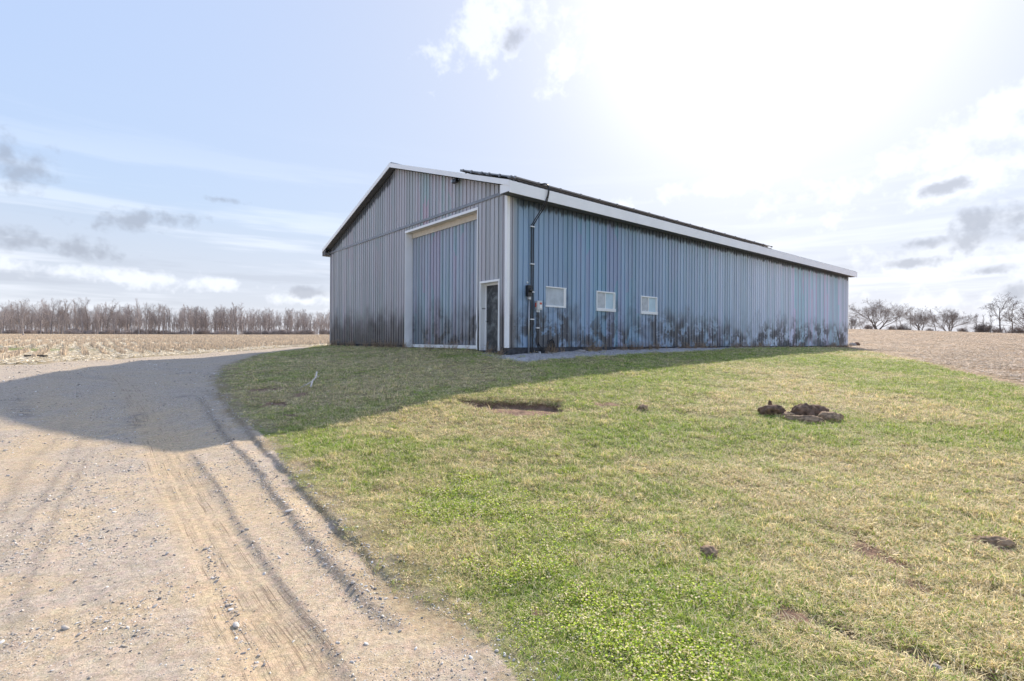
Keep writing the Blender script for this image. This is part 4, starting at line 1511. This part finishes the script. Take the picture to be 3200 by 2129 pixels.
# fringe hanging over the cut turf edge
t_ = rng.random(420)
seg = np.minimum((t_ * 3).astype(int), 2); fr = t_ * 3 - seg
q = CUT_BACK[seg] * (1 - fr)[:, None] + CUT_BACK[seg + 1] * fr[:, None] + rng.normal(0, .025, (420, 2)) + np.array([0, .05])
zq = base_z(q[:, 0], q[:, 1])
scatter('turf_fringe', 'dry grass fringe overhanging the cut edge of the turf', 'grass', np.stack([q[:, 0], q[:, 1], zq], 1), np.stack([rng.normal(.5, .3, 420), rng.normal(0, .3, 420), rng.uniform(-.5, .5, 420)], 1),
        np.tile(rng.uniform(.8, 1.5, (420, 1)), (1, 3)), C3(.42, .34, .18) * rng.uniform(.6, 1.2, (420, 1)), rng.integers(0, 8, 420), grass_meshes[:8])

# pebbles on the drive, on the ridges of the ruts and on the gravel strip
stone_meshes = []
for i in range(6):
    v, f = stone(400 + i)
    stone_meshes.append(shaded_mesh('pebble', v, f, np.full(len(v), random.random()), M_STONE, False))
NP = 84000
x, y = sample(NP, 1.9, 26, -1.15, .45, 1.0)
zn = zones(x, y)
sand = np.zeros(NP)
d, s_, _ = seg_dist(x, y, BAND); sand = np.maximum(sand, np.exp(-(d / .26) ** 6))
for Pq in DUST:
    d, s_, _ = seg_dist(x, y, Pq); sand = np.maximum(sand, .85 * np.exp(-(d / .3) ** 2))
de, _, _ = seg_dist(x, y, LAWN_EDGE)
cl_ = fbm(x * 1.3, y * 1.3, 151, 4)
keep = ((zn == 0) & (rng.random(NP) < (.12 + 1.3 * sst(cl_, .38, .68)) * (1 - .9 * sand))) | ((zn == 1) & (rng.random(NP) < .6 * np.exp(-(de / .4) ** 2)))
x, y = x[keep], y[keep]
n_extra = 3600
ex, ey = [], []
for Pq, cnt, spread in ((RUT2, 2200, .07), (RUT3, 700, .05), (RUT1, 300, .04)):
    seg = rng.integers(0, len(Pq) - 1, cnt); fr = rng.random(cnt)
    q = Pq[seg] * (1 - fr)[:, None] + Pq[seg + 1] * fr[:, None] + rng.normal(0, spread, (cnt, 2)) + np.array([.03, 0])
    ex.append(q[:, 0]); ey.append(q[:, 1])
# a line of larger clean stones left of the wheel band
Lp = hits([(590, 1545), (560, 1480), (545, 1430), (520, 1370), (490, 1300), (470, 1250)])
seg = rng.integers(0, 5, 260); fr = rng.random(260)
q = Lp[seg] * (1 - fr)[:, None] + Lp[seg + 1] * fr[:, None] + rng.normal(0, .035, (260, 2))
ex.append(q[:, 0]); ey.append(q[:, 1])
# gravel strip
sgx = rng.uniform(-.5, 22, 5200) ; sgx = np.where(rng.random(5200) < .6, rng.uniform(-.5, 7, 5200), sgx)
sgy = rng.random(5200) * (1.15 * (1 - sst(sgx, 2, 26)) + .25)
q = BC + sgx[:, None] * WD - sgy[:, None] * GD
ex.append(q[:, 0]); ey.append(q[:, 1])
n0 = len(x)
x = np.concatenate([x] + ex); y = np.concatenate([y] + ey)
n = len(x)
z = ground_z(x, y)
sz = np.exp(rng.normal(math.log(.0078), .50, n)) * np.clip(.75 + np.hypot(x, y) / 14, .8, 2.2)
sz[n0 + 3200:n0 + 3460] *= 1.15
sz = np.clip(sz, .005, .06)
big = rng.random(n) < .004; sz[big] *= 2.0
tone = rng.random(n)
col = lerp(np.tile(C3(.41, .35, .285), (n, 1)), np.tile(C3(.53, .50, .47), (n, 1)), tone)
lt = rng.random(n) < .12; col[lt] = C3(.70, .68, .65)
dk = rng.random(n) < .12; col[dk] = C3(.20, .19, .19)
col[n0 + 3460:] = C3(.40, .385, .39) * rng.uniform(.6, 1.3, (len(col) - n0 - 3460, 1))
sc3 = np.stack([sz * rng.uniform(.8, 1.4, n), sz, sz * rng.uniform(.7, 1.1, n)], 1)
rot = np.stack([rng.normal(0, .25, n), rng.normal(0, .25, n), rng.uniform(0, 6.28, n)], 1)
scatter('gravel', 'loose pebbles and gravel on the driveway and along the barn wall', 'gravel', np.stack([x, y, z + sz * .12], 1), rot, sc3, col, rng.integers(0, 6, n), stone_meshes)


# corn stubble: rows of cut stalks, and chopped leaf litter
def stalk(seed):
    rs = np.random.default_rng(seed)
    mb = MB()
    for k_ in range(3):
        a = rs.uniform(-.06, .06, 2); l = rs.normal(0, .12, 2); h = rs.uniform(.12, .26)
        mb.tube([(a[0], a[1], -.03), (a[0] + l[0] * h, a[1] + l[1] * h, h)], [.016, .012], 3, False)
    v, f = mb.v, mb.f
    return v, f, np.repeat(rs.random(3), len(v) // 3)


def litter(seed, k, L, wd):
    rs = np.random.default_rng(seed)
    v, f, s = [], [], []
    for i in range(k):
        c = np.append(rs.uniform(-.35, .35, 2), rs.uniform(.005, .05)); a = rs.uniform(0, 6.28)
        d = np.array([math.cos(a), math.sin(a), rs.normal(0, .18)]) * L * rs.uniform(.4, 1); e = np.array([-math.sin(a), math.cos(a), rs.normal(0, .4)]) * wd * rs.uniform(.5, 1.2)
        q = len(v)
        v += [c - d, c - e, c + d, c + e]; s += [rs.random()] * 4
        f.append((q, q + 1, q + 2, q + 3))
    return v, f, s


st_meshes = [shaded_mesh('stalks', *stalk(500 + i), M_STRAW) for i in range(5)] + [shaded_mesh('leaf_litter', *litter(520 + i, 22, .13, .018), M_STRAW) for i in range(4)]
NS = 150000
x, y = sample(NS, 14, 225, -1.15, -.30, 0.25)
zn = zones(x, y)
across = x * ROWD[1] - y * ROWD[0] + (fbm(x * .05, y * .05, 5, 2) - .5) * 4
off = (across / .76 + .5) % 1 - .5
is_row = rng.random(NS) < .62
# slide row plants onto their row
corr = np.where(is_row, -off * .76 + rng.normal(0, .035, NS), 0)
x = x + corr * ROWD[1]; y = y - corr * ROWD[0]
dfe, _, _ = seg_dist(x, y, FIELD_L)
gpatch = np.exp(-(((x + 30) / 9) ** 2 + ((y - 28.5) / 4) ** 2))
keep = (zones(x, y) == 2) & (np.where(is_row, sst(dfe, 1.5, 6), sst(dfe, .1, 1.5)) > rng.random(NS)) & (rng.random(NS) > gpatch * 1.3) & (x / y > -1.1)
keep &= rng.random(NS) < np.where(is_row, 1, np.clip(1.2 - y / 160, .3, 1))
x, y, is_row = x[keep], y[keep], is_row[keep]
n = len(x)
z = base_z(x, y) + fine_z(x, y, np.full(n, 2))
idx = np.where(is_row, rng.integers(0, 5, n), rng.integers(5, 9, n))
s = rng.uniform(.75, 1.2, n) * np.where(is_row, 1.0, 1.0 + y / 120)
col = C3(.78, .70, .56) * rng.uniform(.7, 1.15, (n, 1))
col[is_row] = C3(.70, .59, .46) * rng.uniform(.7, 1.15, (is_row.sum(), 1))
scatter('corn_stubble', 'pale cut corn stalks and leaf litter in rows on the left field', 'stubble', np.stack([x, y, z], 1), np.stack([np.zeros(n), np.zeros(n), rng.uniform(0, 6.28, n)], 1),
        np.stack([s, s, s], 1), col, idx, st_meshes)

NR = 60000
x, y = sample(NR, 9, 150, .58, 1.12, 0.5)
dfr, _, _ = seg_dist(x, y, FIELD_R)
keep = (zones(x, y) == 3) & (sst(dfr, .2, 1.6) > rng.random(NR)) & (fbm(x * .6, y * .6, 171, 3) + rng.normal(0, .1, NR) > .42)
x, y = x[keep], y[keep]
n = len(x)
z = base_z(x, y) + fine_z(x, y, np.full(n, 3))
s = rng.uniform(.4, .9, n) * (.8 + y / 170)
col = C3(.66, .55, .44) * rng.uniform(.6, 1.2, (n, 1))
scatter('crop_residue', 'pale chopped crop residue scattered over the right field', 'straw', np.stack([x, y, z], 1), np.stack([np.zeros(n), np.zeros(n), rng.uniform(0, 6.28, n)], 1),
        np.stack([s, s, s * .8], 1), col, rng.integers(0, 4, n), st_meshes[5:])


# dry weeds along the foot of the walls
def weed(seed):
    rs = np.random.default_rng(seed)
    v, f, s = clump(seed, 16, .06, .20, .004, (.2, 1.0))
    mb = MB()
    for k_ in range(5):
        l = rs.normal(0, .35, 2); h = rs.uniform(.2, .42); p = rs.uniform(-.05, .05, 2)
        mb.tube([(p[0], p[1], -.02), (p[0] + l[0] * h * .4, p[1] + l[1] * h * .4, h * .6), (p[0] + l[0] * h, p[1] + l[1] * h, h)], [.0035, .003, .0015], 3, False)
        for q in range(4):
            t = rs.uniform(.4, 1); b = np.array([p[0] + l[0] * h * t, p[1] + l[1] * h * t, h * t]); e = b + np.array([*rs.normal(0, .05, 2), rs.uniform(.02, .07)])
            mb.tube([b, e], [.002, .001], 3, False)
    k = len(v)
    v = v + mb.v; f = f + [tuple(a + k for a in q) for q in mb.f]; s = list(s) + [.6] * len(mb.v)
    return v, f, s


weed_meshes = [shaded_mesh('weed', *weed(600 + i), M_STRAW) for i in range(5)]
nw = 620
wx = np.concatenate([rng.uniform(1.5, BL, 430), np.zeros(190)])
wy = np.concatenate([rng.uniform(-.35, -.10, 430), rng.uniform(.0, 15, 190)])
wxg = np.where(np.arange(nw) >= 430, rng.uniform(-.35, -.08, nw), wx)
dens = fbm(wx * .7 + wy, wy * .2, 191, 2)
kp = (dens > .42) | (np.arange(nw) >= 430) & (dens > .5)
q = BC + wxg[kp][:, None] * WD + wy[kp][:, None] * GD
n = len(q)
s = rng.uniform(.35, 1.0, n)
scatter('dry_weeds', 'dry brown weeds growing along the foot of the barn walls', 'weeds', np.stack([q[:, 0], q[:, 1], ground_z(q[:, 0], q[:, 1])], 1), np.stack([rng.normal(0, .15, n), rng.normal(0, .15, n), rng.uniform(0, 6.28, n)], 1),
        np.stack([s, s, s], 1), C3(.42, .31, .21) * rng.uniform(.6, 1.2, (n, 1)), rng.integers(0, 5, n), weed_meshes)

# woodland mass behind its front row, and the far scrub behind the right crest
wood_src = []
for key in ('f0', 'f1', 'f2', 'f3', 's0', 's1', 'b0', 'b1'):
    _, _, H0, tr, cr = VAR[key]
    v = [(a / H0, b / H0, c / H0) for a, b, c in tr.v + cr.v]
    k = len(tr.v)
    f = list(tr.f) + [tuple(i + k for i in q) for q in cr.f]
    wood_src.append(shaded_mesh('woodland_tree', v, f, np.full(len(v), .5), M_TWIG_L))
nW = 760
xd = rng.uniform(-40, 790, nW); Y = rng.uniform(230, 300, nW)
under = rng.random(nW) < .17
sap = (rng.random(nW) < .5) & ~under
Y[under] = rng.uniform(222, 245, under.sum())
X = (xd * 1.3577 - 1600) / F * Y
th = np.interp(xd, [0, 330, 560, 780], [100, 96, 88, 78])
H = th * Y / F * rng.uniform(.68, 1.10, nW)
H[under] = rng.uniform(1.4, 3.6, under.sum())
H[sap] *= rng.uniform(.45, .8, sap.sum())
idx = rng.integers(0, 6, nW); idx[sap] = rng.integers(4, 6, sap.sum()); idx[under] = rng.integers(6, 8, under.sum())
wdx = H * rng.uniform(.6, 1.0, nW)
wdx[under] *= 1.5
scatter('woodland', 'dense bare grey-brown woodland behind the front row of trees on the left', 'woodland', np.stack([X, Y, base_z(X, Y)], 1), np.stack([np.zeros(nW), np.zeros(nW), rng.uniform(0, 6.28, nW)], 1),
        np.stack([wdx, wdx, H], 1), np.tile(C3(.2, .17, .15), (nW, 1)), idx, wood_src)
nS = 12
xd = rng.uniform(1930, 2420, nS); Y = rng.uniform(140, 175, nS)
X = (xd * 1.3577 - 1600) / F * Y
H = rng.uniform(1.6, 4.2, nS)
scrub_src = []
for key in ('b0', 'b1', 'n0'):
    _, _, H0, tr, cr = VAR[key]
    v = [(a / H0, b / H0, c / H0) for a, b, c in tr.v + cr.v]; k = len(tr.v)
    scrub_src.append(shaded_mesh('scrub_bush', v, list(tr.f) + [tuple(i + k for i in q) for q in cr.f], np.full(len(v), .5), M_TWIG_R))
scatter('scrub', 'low bare scrub along the crest behind the ridge trees', 'scrub', np.stack([X, Y, base_z(X, Y)], 1), np.stack([np.zeros(nS), np.zeros(nS), rng.uniform(0, 6.28, nS)], 1),
        np.stack([H * 1.2, H * 1.2, H], 1), np.tile(C3(.2, .17, .15), (nS, 1)), rng.integers(0, 3, nS), scrub_src)

# ------------------------------------------------------------------ small things lying about
import bmesh


def lump(name, xd, yd, size, seed, mat, label, cat, group=None, rz=0.0, sink=.25, tuft=True):
    p = hit(xd, yd)
    z = float(ground_z(p[0], p[1])[0])
    bm = bmesh.new()
    bmesh.ops.create_icosphere(bm, subdivisions=4, radius=1.0)
    rs = np.random.default_rng(seed)
    o3 = rs.uniform(0, 50, 3)
    co = np.array([v.co for v in bm.verts])
    th = np.arctan2(co[:, 1], co[:, 0]); ph = co[:, 2]
    nz = fbm(co[:, 0] * 1.6 + o3[0], co[:, 1] * 1.6 + ph * 1.3 + o3[1], seed, 4)
    nf = fbm(co[:, 0] * 6 + o3[2], co[:, 1] * 6 + ph * 5, seed + 3, 3)
    co = co * (0.62 + .75 * nz + .28 * (nf - .5))[:, None] * np.array(size)
    co[:, 2] = np.maximum(co[:, 2], -size[2] * .55)
    f = [tuple(w.index for w in q.verts) for q in bm.faces]
    bm.free()
    o = mesh_obj(name, co, f, mat, None, True)
    o.location = (p[0], p[1], z + size[2] * (.5 - sink))
    o.rotation_euler = (0, 0, rz)
    return tagit(o, label, cat, group)


GSOD = 'dug-up sod clods in a heap on the lawn'
lump('sod_clod', 1775, 957, (.20, .15, .13), 1, M_SOIL, 'dark upright clod at the left end of the heap of dug-up sod', 'sod clod', GSOD)
lump('sod_clod', 1772, 944, (.035, .03, .07), 12, M_SOIL, 'small dark lump perched on the left clod of the sod heap', 'sod clod', GSOD, sink=-.6)
lump('sod_clod', 1815, 962, (.17, .10, .07), 2, M_SOD, 'low strip of rooty sod joining the left clod to the main heap', 'sod clod', GSOD, .1)
lump('sod_clod', 1850, 962, (.22, .16, .17), 3, M_SOIL, 'tall dark clod in the middle of the sod heap', 'sod clod', GSOD)
lump('sod_clod', 1878, 958, (.20, .17, .14), 4, M_SOIL, 'rounded dark clod at the back of the sod heap', 'sod clod', GSOD)
lump('sod_clod', 1852, 971, (.30, .09, .08), 5, M_SOD, 'long folded strip of turf along the front of the sod heap', 'sod clod', GSOD, -.35)
lump('sod_clod', 1912, 969, (.20, .13, .10), 6, M_SOD, 'rooty brown clod at the right end of the sod heap', 'sod clod', GSOD)
lump('sod_clod', 1480, 941, (.10, .08, .07), 7, M_SOD, 'single small clod on the lawn between the turf cut and the sod heap', 'sod clod')
lump('sod_clod', 1631, 1276, (.07, .06, .05), 8, M_SOD, 'small round tuft of dug earth alone in the foreground lawn', 'sod clod')
lump('sod_clod', 2290, 1248, (.13, .06, .05), 9, M_SOD, 'flat clod of turned turf near the right edge of the lawn', 'sod clod', None, -.4, .55)
lump('field_stone', 1962, 797, (.28, .2, .2), 21, M_ROCK, 'pale field stone at the far corner of the barn', 'stone')
lump('field_stone', 1972, 796, (.26, .18, .24), 22, M_SOIL, 'dark brown lump beside the stone at the far barn corner', 'stone')
lump('field_stone', 1336, 811, (.20, .12, .07), 23, M_ROCK, 'flat pale stone on the gravel strip below the windows', 'stone')
lump('field_stone', 2155, 1537, (.035, .03, .025), 24, M_ROCK, 'single grey stone beside the muddy gash at lower right', 'stone')

# forked stick on the shaded lawn
p = hit(722, 893)
zs = float(ground_z(*p)[0])
ST = MB()
ST.tube(smooth_path([(.10, -.42, .05), (.03, -.18, .12), (-.02, 0, .16), (-.03, .2, .22), (-.07, .38, .34)]), [.019] * 24 + [.012], 6)
ST.tube([(.0, -.05, .15), (-.10, -.16, .08), (-.17, -.30, .03)], [.015, .012, .008], 6)
ST.tube([(-.03, .15, .2), (.06, .22, .26)], [.008, .004], 6)
o = ST.build('fallen_branch', M_STICK, None, True)
o.location = (p[0], p[1], zs - .01)
tagit(o, 'pale forked dead branch lying on the shaded lawn', 'branch')
# dark board by the field edge at far left
p = hit(75, 826)
zs = float(ground_z(*p)[0])
B = empty('discarded_board', (p[0], p[1], zs), .15)
tagit(B, 'dark discarded board lying at the edge of the stubble field, far left', 'board')
MB().box((-.9, -.12, -.02), (.1, .10, .05)).build('plank', M_STICK, B, bevel=.008)
MB().box((-.2, -.16, .052), (.5, .04, .13)).build('plank', M_PLANK, B, bevel=.008)
